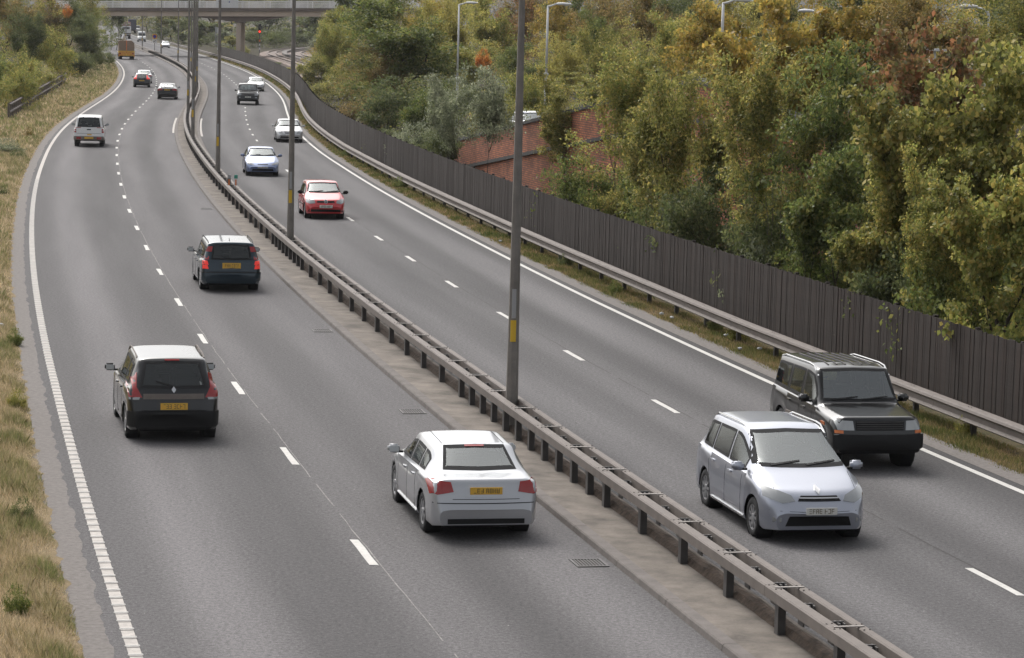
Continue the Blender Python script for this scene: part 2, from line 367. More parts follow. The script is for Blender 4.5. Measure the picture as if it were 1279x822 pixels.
OFFS = dict(
    left_line=([40, 60, 100, 200, 400], [-4.0, -3.95, -3.9, -3.87, -3.80]),
    kerb_left=([40, 80, 200, 350, 430], [3.66, 3.60, 3.55, 3.57, 3.7]),
    rail_left=([40, 60, 80, 100, 130, 160, 200, 300, 420], [4.62, 4.60, 4.52, 4.45, 4.36, 4.29, 4.20, 4.05, 4.2]),
    kerb_right=([40, 110, 127, 135, 150, 200, 300, 400], [5.12, 5.0, 5.0, 5.2, 5.22, 5.27, 5.4, 5.3]),
    right_dash=([40, 50, 60, 80, 110, 160, 250, 330, 420], [9.14, 9.0, 8.9, 8.79, 8.72, 8.74, 8.72, 8.7, 8.9]),
    right_line=([48, 52, 60, 80, 100, 130, 160, 200, 250, 300, 360, 430], [12.7, 12.6, 12.43, 12.26, 12.2, 12.05, 11.94, 12.0, 12.25, 12.38, 12.6, 12.8]),
    guard=([50, 60, 70, 85, 110, 130, 160, 200, 250, 300, 400], [14.2, 14.0, 13.8, 13.75, 13.6, 13.4, 13.15, 13.15, 13.45, 13.65, 14.1]),
    fence=([54, 65, 80, 100, 130, 160, 200, 250, 300, 350, 400], [14.95, 14.75, 14.5, 14.2, 13.95, 13.75, 13.75, 13.95, 14.2, 14.4, 14.6]),
)
def off(k, Y):
    if isinstance(k, (int, float)): return float(k)
    xs, ys = OFFS[k]; return float(np.interp(Y, xs, ys))
def at(k, Y, d=0.0):
    """point on line k (or at a plain offset) at Y, moved d metres to the right across the road"""
    c = 1 / math.sqrt(1 + rslope(Y) ** 2)
    return Vector((rx(Y) + (off(k, Y) + d) / c, Y, 0))
def tangent(Y): return Vector((rslope(Y), 1, 0)).normalized()
def heading(Y): t = tangent(Y); return math.atan2(t.y, t.x)
def ysteps(a, b):
    out = [a]; 
    while out[-1] < b: out.append(min(b, out[-1] + max(.6, out[-1] * .012)))
    return out
def strip(ka, da, kb, db, y0, y1, z0, z1, nx=1):
    mb = MB(); uv = []; Y = ysteps(y0, y1)
    for y in Y:
        a = at(ka, y, da); b = at(kb, y, db); oa = off(ka, y) + da; ob = off(kb, y) + db
        for i in range(nx + 1):
            t = i / nx; p = a.lerp(b, t); mb.v.append((p.x, p.y, z0 + (z1 - z0) * t)); uv.append((oa + (ob - oa) * t, y))
    for i in range(len(Y) - 1):
        for j in range(nx):
            q = i * (nx + 1) + j; mb.f.append((q, q + 1, q + nx + 2, q + nx + 1))
    return mb, uv
def survey(px, py, z=0.0):
    """ground position (metres) of a spot measured on the photograph"""
    x = px - 639.5; y = py - 411; c, s = math.cos(ROLL), math.sin(ROLL)
    xr = c * x + s * y; yr = -s * x + c * y
    d = (xr, FOC * math.cos(PITCH) - yr * math.sin(PITCH), -FOC * math.sin(PITCH) - yr * math.cos(PITCH))
    k = (CAM_H - z) / (-d[2]); return Vector((d[0] * k, d[1] * k, z))
def ray_at(px, py, Y):
    """world point at distance Y seen at that spot"""
    x = px - 639.5; y = py - 411; c, s = math.cos(ROLL), math.sin(ROLL)
    xr = c * x + s * y; yr = -s * x + c * y
    d = (xr, FOC * math.cos(PITCH) - yr * math.sin(PITCH), -FOC * math.sin(PITCH) - yr * math.cos(PITCH))
    k = Y / d[1]; return Vector((d[0] * k, Y, CAM_H + d[2] * k))

# ---------------------------------------------------------------- terrain
def sstep(a, b, x): t = min(1, max(0, (x - a) / (b - a))); return t * t * (3 - 2 * t)
WALL = [(145.0, -3.3, 1.7), (126.0, 1.1, 3.7), (104.0, 6.75, 6.1), (88.0, 11.5, 4.4), (60.0, 17.5, 3.4), (30, 23.5, 3.4)]     # Y, X, height of coping: brick wall face
def wallx(Y): return float(np.interp(Y, [w[0] for w in WALL[::-1]], [w[1] for w in WALL[::-1]]))
def wallz(Y): return float(np.interp(Y, [w[0] for w in WALL[::-1]], [w[2] for w in WALL[::-1]]))
def ground_z(X, Y):
    f = at('fence', min(max(Y, 20), 1190)).x
    if X < f + 1:
        l = at('left_line', min(max(Y, 20), 1190)).x - 2
        if X < l: return min(3.0, .0 + (l - X - 6) * .10) if X < l - 6 else 0.0
        return 0.0
    d = X - f
    fade = 1 - sstep(230, 330, Y)
    hillz = 13 * sstep(34, 95, d) * fade
    if Y <= 145:
        wx = wallx(Y)
        if X < wx + .45: return 0.0
        return wallz(Y) - .5 + hillz
    p = 1.0 * (1 - sstep(145, 250, Y)) * sstep(3, 14, d)
    return p + hillz
def build_ground():
    mb = MB(); Ys = list(np.arange(-10, 145, 4)) + [145.0, 145.05] + list(np.arange(149, 340, 6)) + list(np.arange(340, 1200, 40)) + [1500, 2400]
    n = None
    for Y in Ys:
        Yc = min(max(Y, 20), 1190); f = at('fence', Yc).x; l = at('left_line', Yc).x
        xs = [l - 900, l - 300, l - 120, l - 60, l - 40, l - 25, l - 14, l - 8, l - 4, l, f - .5, f + 1.0]
        if Y <= 145: wx = wallx(Y); xs += [wx + .43, wx + .46, wx + 3]; b0 = max(f + 8, wx + 3)
        else: xs += [f + 3, f + 5, f + 7]; b0 = f + 7
        xs += [b0 + k for k in (6, 12, 18, 26, 34, 42, 52, 64, 80, 100, 140, 260, 900)]
        n = len(xs)
        for X in xs: mb.v.append((X, Y, ground_z(X, Y) - .03))
    for i in range(len(Ys) - 1):
        for j in range(n - 1):
            q = i * n + j; mb.f.append((q, q + 1, q + n + 1, q + n))
    mb.build('ground', M['wood'], smooth=False, kind='structure')
build_ground()
YA, YB = 22, 1150
mb, uv = strip('left_line', -9, 'left_line', -.62, YA, 420, 0.0, 0.0, 4); mb.build('left_verge', M['verge'], uv=uv, kind='structure')
mb, uv = strip('right_line', .4, 'fence', .2, YA, 700, 0.0, 0.0, 2); mb.build('right_verge', M['vergeg'], uv=uv, kind='structure')
mb, uv = strip('left_line', -.95, 'kerb_left', .02, YA, YB, .004, .004, 6); road_l = mb.build('left_carriageway', M['road_left'], uv=uv, kind='structure')
mb, uv = strip('rail_left', .3, 'right_line', .62, YA, YB, .004, .004, 6); road_r = mb.build('right_carriageway', M['road_right'], uv=uv, kind='structure')

# gritty edges with a ragged outer side
def ragged(k, d0, d1, y0, y1, z, m, name, amp, side, parent=None):
    mb = MB(); Y = ysteps(y0, y1); Yf = []
    for a, b in zip(Y[:-1], Y[1:]): Yf += [a, (a * 2 + b) / 3, (a + 2 * b) / 3]
    uv = []
    for y in Yf:
        w = amp * (noise.noise((y * 1.7, 3.1 + d0, 0)) + .6 * noise.noise((y * 6.1, d0, 0)))
        a = at(k, y, d0 + (w if side < 0 else 0)); b = at(k, y, d1 + (w if side > 0 else 0))
        mb.v += [(a.x, a.y, z), (b.x, b.y, z)]; uv += [(0, y), (1, y)]
    for i in range(len(Yf) - 1): mb.f.append((2 * i, 2 * i + 1, 2 * i + 3, 2 * i + 2))
    return mb.build(name, m, parent, uv=uv, kind='structure')
ragged('left_line', -.72, -.27, YA, 500, .009, M['hard'], 'left_hard_strip', .07, 1)
ragged('left_line', -.95, -.66, YA, 500, .012, M['verge'], 'soil_edge', .16, 1)
ragged('right_line', .30, .85, YA, 600, .009, M['hard'], 'right_hard_strip', .07, 1)

# edge lines and lane dashes
def line_strip(k, w, y0, y1, z, m, parent, name, kind='structure'):
    mb, uv = strip(k, -w / 2, k, w / 2, y0, y1, z, z); o = mb.build(name, m, parent, uv=uv); o['kind'] = kind; return o
line_strip('left_line', .17, YA, 700, .009, M['oldpaint'], road_l, 'edge_line')
line_strip('right_line', .15, YA, 900, .010, M['paint'], road_r, 'edge_line')
# raised ribs on the left edge line, one every 0.3 m
mb = MB(); y = 30.0; ribn = 0
while y < 130:
    p = at('left_line', y); t = tangent(y); n = Vector((t.y, -t.x, 0))
    A = [p - n * .10 - t * .03, p + n * .10 - t * .03, p + n * .10 + t * .03, p - n * .10 + t * .03]
    B = [p - n * .095 - t * .012, p + n * .095 - t * .012, p + n * .095 + t * .012, p - n * .095 + t * .012]
    mb.add([(a.x, a.y, .0095) for a in A] + [(b.x, b.y, .020) for b in B], [(4, 5, 6, 7), (0, 1, 5, 4), (1, 2, 6, 5), (2, 3, 7, 6), (3, 0, 4, 7)])
    y += .5 * t.y
mb.build('raised_ribs', M['paint'], road_l, kind='stuff')
mb = MB(); y = 29.96  # shade side of each rib, painted as a thin dark strip
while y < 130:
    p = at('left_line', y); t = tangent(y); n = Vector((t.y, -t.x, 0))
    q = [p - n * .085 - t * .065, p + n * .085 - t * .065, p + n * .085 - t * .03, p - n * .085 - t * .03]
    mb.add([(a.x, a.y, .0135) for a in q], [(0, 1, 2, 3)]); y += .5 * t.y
mb.build('rib_shade_strips', M['seam_rib_shade'], road_l, kind='stuff')
def dash(k, y, w, ln, z, m, parent, name='lane_dash'):
    mb = MB(); t = tangent(y)
    for s in np.linspace(-ln / 2, ln / 2, 4):
        for d in (-w / 2, w / 2):
            p = at(k, y + s * t.y, d); q = .008 * random.uniform(-1, 1); mb.v.append((p.x + q, p.y + q, z))
    mb.f = [(0, 1, 3, 2), (2, 3, 5, 4), (4, 5, 7, 6)]
    return mb.build(name, m, parent)
def dashes(k, ys, parent):
    for y in ys: dash(k, y, .13, 2.0 if y < 420 else 2.6, .010, M['paint'], parent)
PL = [(454.5, 690.1), (360.8, 569.9), (297.2, 485), (252.7, 423.4), (222.9, 377.7), (199.4, 339.9), (182.9, 309.6), (170.8, 285), (161.6, 263.7), (155.3, 246.2), (150.4, 230.5),
      (148.2, 216.7), (146.8, 204.8), (145.8, 194), (145.8, 184.7), (147, 176.1), (149.1, 168.1), (152.3, 161), (156, 154.9), (160.1, 149.2), (164.6, 144), (169.2, 139), (174.1, 134.1),
      (178.5, 130.2), (182.6, 126.2), (186.4, 122.8), (188.9, 119.6), (191.3, 116.4), (193.2, 112.8), (194.7, 109.9), (195.2, 107.0), (195.4, 104.4), (195.5, 101.9), (195.5, 99.3),
      (195, 96.6), (194.1, 94), (193.3, 91.7), (191.7, 89.3), (189.5, 86.9), (187, 84.3), (183.9, 81.8), (181.3, 79.7), (178.3, 77.9), (172.8, 74.4)]
ys = [survey(*p).y for p in PL]; dashes(0.0, [ys[0] - 8.9] + ys, road_l)
PR = [(1243, 727), (1010, 603), (833.2, 508), (717.6, 444.3), (629.5, 395), (564.4, 355.2), (512.8, 323.4), (472.5, 297.8), (436, 274), (403, 254), (377, 235), (355.1, 213.4), (338, 198), (326.5, 184),
      (320.1, 175.7), (315.8, 168.5), (312.9, 161.8), (311.3, 155.7), (309.4, 150), (308, 144.5), (308, 139.5), (306.9, 134.8), (304.5, 124), (301.5, 116), (297, 108.9), (294.4, 106.1),
      (291.8, 103.5), (288.9, 100.9), (285.8, 98.2), (282.4, 95.7), (279.1, 93.4), (275.5, 91), (271.7, 88.9), (268.3, 86.6), (264.3, 84.8), (260.1, 82.9), (256.6, 81), (252.4, 79.5)]
dashes('right_dash', [survey(*p).y for p in PR], road_r)
# tar seam beside the lane line
for k, par in ((.10, road_l), ('right_dash', road_r)):
    mb = MB(); Y = np.arange(30, 260, .7)
    for y in Y:
        w = .008 + .012 * abs(noise.noise((y * 3, 5, 0))); c = .03 * noise.noise((y * .8, 1, 0)) + (.0 if k == .10 else .10)
        a = at(k, y, c - w); b = at(k, y, c + w); mb.v += [(a.x, a.y, .008), (b.x, b.y, .008)]
    for i in range(len(Y) - 1):
        if noise.noise((Y[i] * .9, 7, 0)) > -.25: mb.f.append((2 * i, 2 * i + 1, 2 * i + 3, 2 * i + 2))
    mb.build('tar_seam', M['seam_rib_shade'] if par is road_l else M['joint'], par, kind='structure')

# ---------------------------------------------------------------- central reserve: kerb stones, concrete slab, barrier
mb, uv = strip('kerb_left', .22, 'kerb_right', -.02, YA, 1100, .095, .085, 3); reserve = mb.build('central_reserve', M['slab'], uv=uv, kind='structure')
def kerb_run(k, sgn, y0, y1, step, hi):
    y = y0
    while y < y1:
        t = tangent(y); ly = step * t.y * .994; mb = MB(); n = 4 if step > 4 else 2
        prof = [(0, .004), (.015, .085), (.035, hi), (.21, hi + .004), (.215, .05)]
        for i in range(n + 1):
            yy = y + ly * i / n
            for d, z in prof: p = at(k, yy, d * sgn); mb.v.append((p.x, p.y, z))
        m_ = len(prof)
        for i in range(n):
            for j in range(m_ - 1):
                q = (i * m_ + j, i * m_ + j + 1, (i + 1) * m_ + j + 1, (i + 1) * m_ + j); mb.f.append(q if sgn > 0 else q[::-1])
        mb.f += [tuple(range(m_)), tuple(n * m_ + j for j in range(m_))[::-1]]
        mb.build('kerb_stone', M['kerb'], reserve); y += step * t.y
        if y > 140: step = 6
kerb_run('kerb_left', 1, 30, 700, 2.8, .105)
kerb_run('kerb_right', -1, 118, 430, 2.8, .105)
# painted length of kerb where the reserve widens
for k, s, a, b in (('kerb_left', -.08, 182, 207), ('kerb_right', .08, 178, 207)):
    mb, uv = strip(k, s - .07, k, s + .07, a, b, .011, .011); mb.build('painted_kerb_line', M['oldpaint'], reserve, kind='structure')

barrier = thing('crash_barrier', 'long double railed steel crash barrier along the central reserve', 'barrier')
RW, RH, ZT, GAP = .18, .16, .69, .37
def rail_seg(k, d, y0, y1, name, parent, w, z0, z1, m=None, lip=.02):
    mb = MB(); n = max(2, int((y1 - y0) / 2.4)); prof = [(-w / 2, z0), (-w / 2, z1 - lip), (-w / 2 + lip, z1), (w / 2 - lip, z1), (w / 2, z1 - lip), (w / 2, z0), (w / 2 - .03, z0), (w / 2 - .03, z1 - .035), (-w / 2 + .03, z1 - .035), (-w / 2 + .03, z0)]
    for i in range(n + 1):
        yy = y0 + (y1 - y0) * i / n
        for dd, z in prof: p = at(k, yy, d + dd); mb.v.append((p.x, p.y, z))
    m_ = len(prof)
    for i in range(n):
        for j in range(m_): j2 = (j + 1) % m_; mb.f.append((i * m_ + j, i * m_ + j2, (i + 1) * m_ + j2, (i + 1) * m_ + j))
    mb.f += [tuple(range(m_)), tuple(n * m_ + j for j in range(m_))[::-1]]
    return mb.build(name, m or M['galv'], parent)
def boxmesh(name, x, y, z, bev=0): return MB().box(-x / 2, x / 2, -y / 2, y / 2, 0, z, bev).mesh(name)
post_me = MB().box(-.055, .055, -.075, .075, 0, .55).mesh('post'); post_me.materials.append(M['galvd'])
tie_me = MB().box(-GAP / 2 - .02, GAP / 2 + .02, -.028, .028, 0, .012).mesh('tie'); tie_me.materials.append(mat('pale tie bar', (0.25, 0.225, 0.205), .6))
brk_me = MB().box(-GAP / 2 + .10, GAP / 2 - .10, -.012, .012, -.09, .0).box(-.085, -.065, -.11, .11, -.30, -.015).box(-.012, .008, -.11, .11, -.30, -.015).box(.060, .080, -.11, .11, -.30, -.015).mesh('bracket'); brk_me.materials.append(M['galvd'])
bolt_me = MB().lathe([(.014, 0), (.014, .007), (.006, .012)], 8, 'z').mesh('bolt'); bolt_me.materials.append(M['bolt'])
y = 27.2; i = 0
while y < 640:
    t = tangent(y); L = 4.8 if y < 200 else 19.2; ye = y + L * t.y
    rail_seg('rail_left', 0, y + .006, ye - .006, 'rail', barrier, RW, ZT - RH, ZT); rail_seg('rail_left', GAP, y + .006, ye - .006, 'rail', barrier, RW * .72, ZT - RH, ZT)
    y = ye
def place(me, name, p, rz, parent, z=0.0):
    o = bpy.data.objects.new(name, me); link(o, parent); o.location = (p.x, p.y, z); o.rotation_euler = (0, 0, rz); return o
y = 31.5; npost = 0
posts_stuff, ties_stuff = MB(), MB()
while y < 500:
    t = tangent(y); rz = heading(y) - math.pi / 2
    dense = (44.0 < y < 57.5) or (85 < y < 96) or (y < 44 and False)
    step = (1.2 if dense else 2.4) * t.y
    if y < 230:
        place(post_me, 'post', at('rail_left', y, .015), rz, barrier); npost += 1
    else: 
        p = at('rail_left', y, .015); posts_stuff.box(p.x - .05, p.x + .05, p.y - .06, p.y + .06, 0, .5)
    y += step
posts_stuff.build('distant_posts', M['galvd'], barrier, kind='stuff')
y = 31.7; bolts = 0
while y < 210:
    t = tangent(y); rz = heading(y) - math.pi / 2
    place(tie_me, 'tie', at('rail_left', y, GAP / 2), rz, barrier, ZT + .001)
    place(brk_me, 'bracket', at('rail_left', y + .42, GAP / 2), rz, barrier, ZT - .02)
    place(brk_me, 'bracket', at('rail_left', y - .75, GAP / 2), rz, barrier, ZT - .05)
    if y < 75:
        for d0 in (0, GAP):
            for dd, dy in ((-.045, -.16), (.035, -.13), (-.05, .12), (.035, .17)):
                place(bolt_me, 'bolt', at('rail_left', y + dy, d0 + dd), 0, barrier, ZT); bolts += 1
    y += 2.4 * t.y
# leaf litter lying between the rails
mb = MB(); Y = np.arange(27, 420, .5); uvd = []
for yv in Y:
    for j in range(5):
        p = at('rail_left', yv, .06 + (GAP - .06) * j / 4)
        mb.v.append((p.x, p.y, .10 + .10 * math.sin(math.pi * j / 4) ** .7 + .04 * noise.noise((p.x * 4, p.y * 4, 0))))
for i in range(len(Y) - 1):
    for j in range(4): q = i * 5 + j; mb.f.append((q, q + 1, q + 6, q + 5))
tag(mb.build('leaf_litter', M['debris']), 'brown leaf litter and dirt lying between the two rails of the central barrier', 'litter', kind='stuff')

# drain grates
def grate(p, rz, label):
    t = thing('drain_grate', label, 'drain', (p.x, p.y, .0), rz, 'road drains by the kerb')
    f = MB().box(-.25, .25, -.30, -.26, .005, .02).box(-.25, .25, .26, .30, .005, .02).box(-.25, -.21, -.26, .26, .005, .02).box(.21, .25, -.26, .26, .005, .02)
    f.build('frame', M['galvd'], t)
    MB().box(-.21, .21, -.26, .26, .0045, .007).build('sump', M['joint'], t)
    for k in range(8):
        x = -.18 + k * .05; a = Matrix.Rotation(.35, 4, 'Z')
        MB().box(x - .009, x + .009, -.25, .25, .008, .018).build('bar', M['galvd'], t)
for (yy, lb) in ((41.1, 'square slatted drain grate by the kerb, beside the silver saloon'), (56.6, 'drain grate by the kerb just above the silver saloon'),
                 (70.8, 'drain grate by the kerb between the silver saloon and the teal estate'), (113.5, 'distant drain grate by the kerb beyond the teal estate')):
    grate(at('kerb_left', yy, -.36), heading(yy) - math.pi / 2, lb)

# ---------------------------------------------------------------- lamp columns in the central reserve
def column(Yp, label):
    p = at('rail_left', Yp, GAP / 2); t = thing('lamp_column', label, 'lamp post', (p.x, p.y, 0), heading(Yp) - math.pi / 2, 'lamp columns in the central reserve')
    MB().tube([(0, 0, 0), (0, 0, 2.0), (0, 0, 6.0), (0, 0, 10.2)], [.135, .112, .082, .052], 8).build('shaft', M['pole'], t)
    MB().lathe([(.17, 0), (.17, .10), (.135, .13)], 8, 'z', ).build('base_collar', M['galvd'], t)
    MB().box(-.05, .05, -.132, -.11, .85, 1.45, .006).build('door_plate', M['pole'], t)
    MB().box(-.085, .025, -.122, -.10, 1.85, 2.28).build('yellow_plate', M['yellow'], t)
    MB().box(-.065, .015, -.118, -.095, 2.32, 2.9).build('grey_plate', M['greypl'], t)
    for s in (-1, 1):
        MB().tube([(0, 0, 10.1), (s * .5, 0, 10.5), (s * 1.3, 0, 10.65)], [.05, .045, .04], 8).build('bracket_arm', M['pole'], t)
        MB().box(s * 1.3 - .35, s * 1.3 + .35, -.14, .14, 10.58, 10.74, .04).build('lantern', M['galv'], t)
cols = [(54.1, 'nearest grey lamp column, with a yellow plate, rising from the barrier beside the silver saloon'), (92.0, 'grey lamp column on the barrier just left of the red hatchback'),
        (129.2, 'grey lamp column on the barrier left of the blue car'), (163, 'grey lamp column on the barrier level with the white pickup'),
        (203, 'grey lamp column where the central reserve widens'), (243, 'grey lamp column on the barrier level with the black saloon'),
        (285, 'grey lamp column on the barrier level with the dark hatchback'), (335, 'grey lamp column on the barrier beyond the dark hatchback'), (392, 'grey lamp column on the barrier right of the yellow lorry'),
        (455, 'grey lamp column on the barrier under the bridge'), (530, 'grey lamp column on the barrier by the distant silver car'), (610, 'farthest grey lamp column on the barrier in front of the white van')]
for c in cols: column(*c)

# small reflective marker posts on the barrier
for k, (dx, c1, c2, lb) in enumerate(((-.13, 'greypl', 'orange', 'small grey and orange marker standing on the central barrier'), (.16, 'green', 'white', 'small white marker with a green top standing on the central barrier'))):
    p = at('rail_left', 118.6, .2 + dx); t = thing('marker_post', lb, 'marker', (p.x, p.y, 0))
    MB().box(-.07, .07, -.03, .03, .3, 1.12, .01).build('blade', M['white'] if k else M['galv'], t)
    MB().box(-.072, .072, -.036, .034, .98, 1.14, .005).build('cap', M[c1], t)
    MB().box(-.03, .03, -.036, -.031, .66, .94).build('reflector', M[c2 if k == 0 else 'orange'], t)

# keep-left style sign far off
p = at('rail_left', 500, 1.1); t = thing('road_sign', 'small round red and blue sign above a white plate on the far reserve', 'sign', (p.x, p.y, 0))
MB().tube([(0, 0, 0), (0, 0, 3.3)], .06, 8).build('post', M['galvd'], t)
MB().box(-.40, .40, -.02, .0, 2.58, 3.45, .02).build('backing_board', M['yellow'], t)
MB().lathe([(0, -.05), (.36, -.05), (.36, -.03)], 24, 'y', (0, 0, 3.0)).build('red_disc', M['signred'], t)
MB().lathe([(0, -.065), (.27, -.065), (.27, -.045)], 24, 'y', (0, 0, 3.0)).build('blue_disc', M['signblue'], t)
MB().box(-.38, .38, -.06, -.03, 1.85, 2.45).build('plate', M['white'], t)
a = Matrix.Translation((0, 0, 2.15)) @ Matrix.Rotation(-.6, 4, 'Y')
MB().box(-.3, .3, -.075, -.062, -.06, .06, M_=a).build('arrow', M['platechar'], t)

# ---------------------------------------------------------------- roadside guard rail on the right
guard = thing('guard_rail', 'weathered steel guard rail along the grass in front of the wooden fence', 'guard rail')
def guard_seg(y0, y1):
    mb = MB(); n = 3; prof = [(.10, .30), (-.09, .315), (-.115, .345), (-.06, .40), (-.06, .50), (-.115, .555), (-.09, .60), (-.06, .622), (.10, .628)]
    for i in range(n + 1):
        yy = y0 + (y1 - y0) * i / n
        for d, z in prof: p = at('guard', yy, d); mb.v.append((p.x, p.y, z))
    m_ = len(prof)
    for i in range(n):
        for j in range(m_ - 1): mb.f.append((i * m_ + j, (i + 1) * m_ + j, (i + 1) * m_ + j + 1, i * m_ + j + 1))
    mb.build('rail', M['galv'], guard)
y = 24.0
while y < 640:
    t = tangent(y); L = 4.8 if y < 160 else 14.4; ye = y + L * t.y; guard_seg(y, ye - .012); y = ye
gp = MB().box(-.03, .08, -.05, .05, 0, .60).mesh('post'); gp.materials.append(M['galvd']); y = 30
while y < 400:
    t = tangent(y); place(gp, 'post', at('guard', y, .06), heading(y) - math.pi / 2, guard)
    if y < 90:
        for dy in (-.08, .08): place(bolt_me, 'bolt', at('guard', y + dy, .0), 0, guard, .626)
    y += 3.2 * t.y

# ---------------------------------------------------------------- wooden fence on the right
fence = thing('wooden_fence', 'tall dark close boarded wooden fence behind the guard rail', 'fence')
FH = 2.0
pl_mes = []
for k in range(4):
    me = MB().box(-.0525, .0525, -.011, .011, .02, FH - .01 + .008 * (k % 3)).mesh('plank'); me.materials.append(M[('fence', 'fence2', 'fence', 'fence3')[k]]); pl_mes.append(me)
y = 52.0; n = 0; far_pl = MB()
while y < 470:
    t = tangent(y); w = .107 if y < 150 else .24
    p = at('fence', y, .007 * random.uniform(-1, 1))
    rz = heading(y)
    if n < 290:
        o = place(random.choice(pl_mes), 'plank', p, rz + random.uniform(-.016, .016), fence, random.uniform(-.012, .012)); n += 1
    else:
        h = FH + random.uniform(-.012, .012); c, s = math.cos(rz), math.sin(rz); hw = w / 2 - .002; nn = Vector((-s, c, 0)) * .011; u = Vector((c, s, 0)) * hw
        q = [p - u - nn, p + u - nn, p + u + nn, p - u + nn]
        far_pl.add([(v.x, v.y, .02) for v in q] + [(v.x, v.y, h) for v in q], [(4, 5, 6, 7), (0, 1, 5, 4), (1, 2, 6, 5), (2, 3, 7, 6), (3, 0, 4, 7)])
    y += w * t.y
far_pl.build('distant_planks', M['fence'], fence, kind='stuff')
mb, uv = strip('fence', .02, 'fence', .05, 52, 470, .5, .5)
for z in (.35, 1.0, 1.65):
    rail_seg('fence', .05, 52, 300, 'back_rail', fence, .06, z, z + .09, M['fence'], .005)
y = 52.5
fp = MB().box(-.05, .05, -.05, .05, 0, FH + .02).mesh('fence_post'); fp.materials.append(M['fence'])
while y < 300: place(fp, 'fence_post', at('fence', y, .11), heading(y), fence); y += 2.4 * tangent(y).y
# pale tops / cover strips at panel joints
cs = MB().box(-.02, .02, -.008, .008, .02, FH + .02).mesh('cover_strip'); cs.materials.append(M['fence2']); y = 53
while y < 50: place(cs, 'cover_strip', at('fence', y, -.022), heading(y), fence); y += 4.8 * tangent(y).y

# low post and rail fence on the left bank
lf = thing('rail_fence', 'low grey wooden rail fence on the grassy left bank under the bushes', 'fence')
A_, B_ = Vector((-35.7, 192, 0)), Vector((-46.8, 283, 0)); K = 40
pm = MB().box(-.06, .06, -.06, .06, 0, 1.35).mesh('post'); pm.materials.append(M['rail'])
for k in range(K + 1):
    p = A_.lerp(B_, k / K); p.z = 0; place(pm, 'post', p, 0, lf)
dv = (B_ - A_).normalized(); nv = Vector((dv.y, -dv.x, 0))
for z in (1.25, .72):
    for k in range(0, K, 4):
        a, b = A_.lerp(B_, k / K), A_.lerp(B_, (k + 4) / K)
        MB().tube([(a.x + nv.x * .09, a.y, z), (b.x + nv.x * .09, b.y, z)], .07, 6).build('rail', M['rail'], lf)
lf2 = thing('rail_fence', 'short piece of wooden rail fence at the left edge of the picture', 'fence')
for k in range(9):
    p = Vector((-31.2, 158, 0)).lerp(Vector((-33.9, 176, 0)), k / 8); place(pm, 'post', p, 0, lf2)
for z in (1.25, .72): MB().tube([(-31.1, 158, z), (-33.8, 176, z)], .07, 6).build('rail', M['rail'], lf2)

# ---------------------------------------------------------------- brick retaining wall with coping and string course
wall = thing('brick_wall', 'red brick retaining wall with a dark stone coping, climbing behind the wooden fence', 'wall')
def wall_band(z_from, z_to, out, thick, name, m, uvs=True):
    mb = MB(); uv = []; Ys = [145.0, 138, 132, 126.0, 119, 111, 104, 96, 88.0, 74, 60.0]; dist = 0; last = None
    for Y in Ys:
        X = wallx(Y); p = Vector((X, Y, 0))
        if last is not None: dist += (p - last).length
        last = p; d = Vector((.957, .29, 0)); z0, z1 = z_from(Y), z_to(Y)
        f = p - d * out; b = p + d * thick
        mb.v += [(f.x, f.y, z0), (f.x, f.y, z1), (b.x, b.y, z1), (b.x, b.y, z0)]; uv += [(dist, z0), (dist, z1), (dist, z1 + .4), (dist, z0)]
    for i in range(len(Ys) - 1):
        q = i * 4
        for j in range(4): j2 = (j + 1) % 4; mb.f.append((q + j, q + j2, q + 4 + j2, q + 4 + j))
    mb.f += [(0, 1, 2, 3), tuple(len(mb.v) - 4 + j for j in (3, 2, 1, 0))]
    return mb.build(name, m, wall, uv=uv)
wall_band(lambda Y: -.1, lambda Y: wallz(Y) - .12, 0, .42, 'brickwork', M['brick'])
wall_band(lambda Y: wallz(Y) - .12, lambda Y: wallz(Y) + .03, .06, .48, 'coping', M['coping'])
wall_band(lambda Y: wallz(Y) - 1.62, lambda Y: wallz(Y) - 1.46, .08, -.004, 'string_course', M['coping'])

# ---------------------------------------------------------------- railway beyond the fence
trk = [(-21.5, 330), (-25, 370), (-30.2, 410), (-36.8, 455), (-41.5, 490), (-44.2, 525), (-44, 565), (-39, 605), (-28, 640), (-12, 665)]
def bed(offs, w, z0, z1, name, m, parent=None, kind=None):
    mb = MB(); P = [Vector((x, y, 0)) for x, y in trk]; Q = []
    for i in range(len(P) - 1):
        for k in range(6):
            t = k / 6; a, b, c, d = P[max(i - 1, 0)], P[i], P[i + 1], P[min(i + 2, len(P) - 1)]
            Q.append(.5 * ((2 * b) + (-a + c) * t + (2 * a - 5 * b + 4 * c - d) * t * t + (-a + 3 * b - 3 * c + d) * t ** 3))
    Q.append(P[-1])
    for i, p in enumerate(Q):
        t = (Q[min(i + 1, len(Q) - 1)] - Q[max(i - 1, 0)]).normalized(); n = Vector((t.y, -t.x, 0))
        a, b = p + n * (offs - w / 2), p + n * (offs + w / 2)
        mb.v += [(a.x, a.y, z0), (a.x, a.y, z1), (b.x, b.y, z1), (b.x, b.y, z0)]
    for i in range(len(Q) - 1):
        q = i * 4
        for j in range(3): mb.f.append((q + j, q + j + 1, q + 5 + j, q + 4 + j))
    return mb.build(name, m, parent, kind=kind)
tb = bed(0, 9.5, -.05, .35, 'railway_trackbed', M['ballast'], kind='structure')
for o_, nm in ((-3.2, 0), (-1.75, 0), (1.4, 0), (2.85, 0)): bed(o_, .16, .44, .62, 'running_rail', M['steel'], tb)
for o_ in (-2.45, 2.1): bed(o_, 2.6, .36, .42, 'sleeper_band', M['concd'], tb)
bed(-.2, .9, .36, .75, 'cable_trough', M['kerb'], tb)

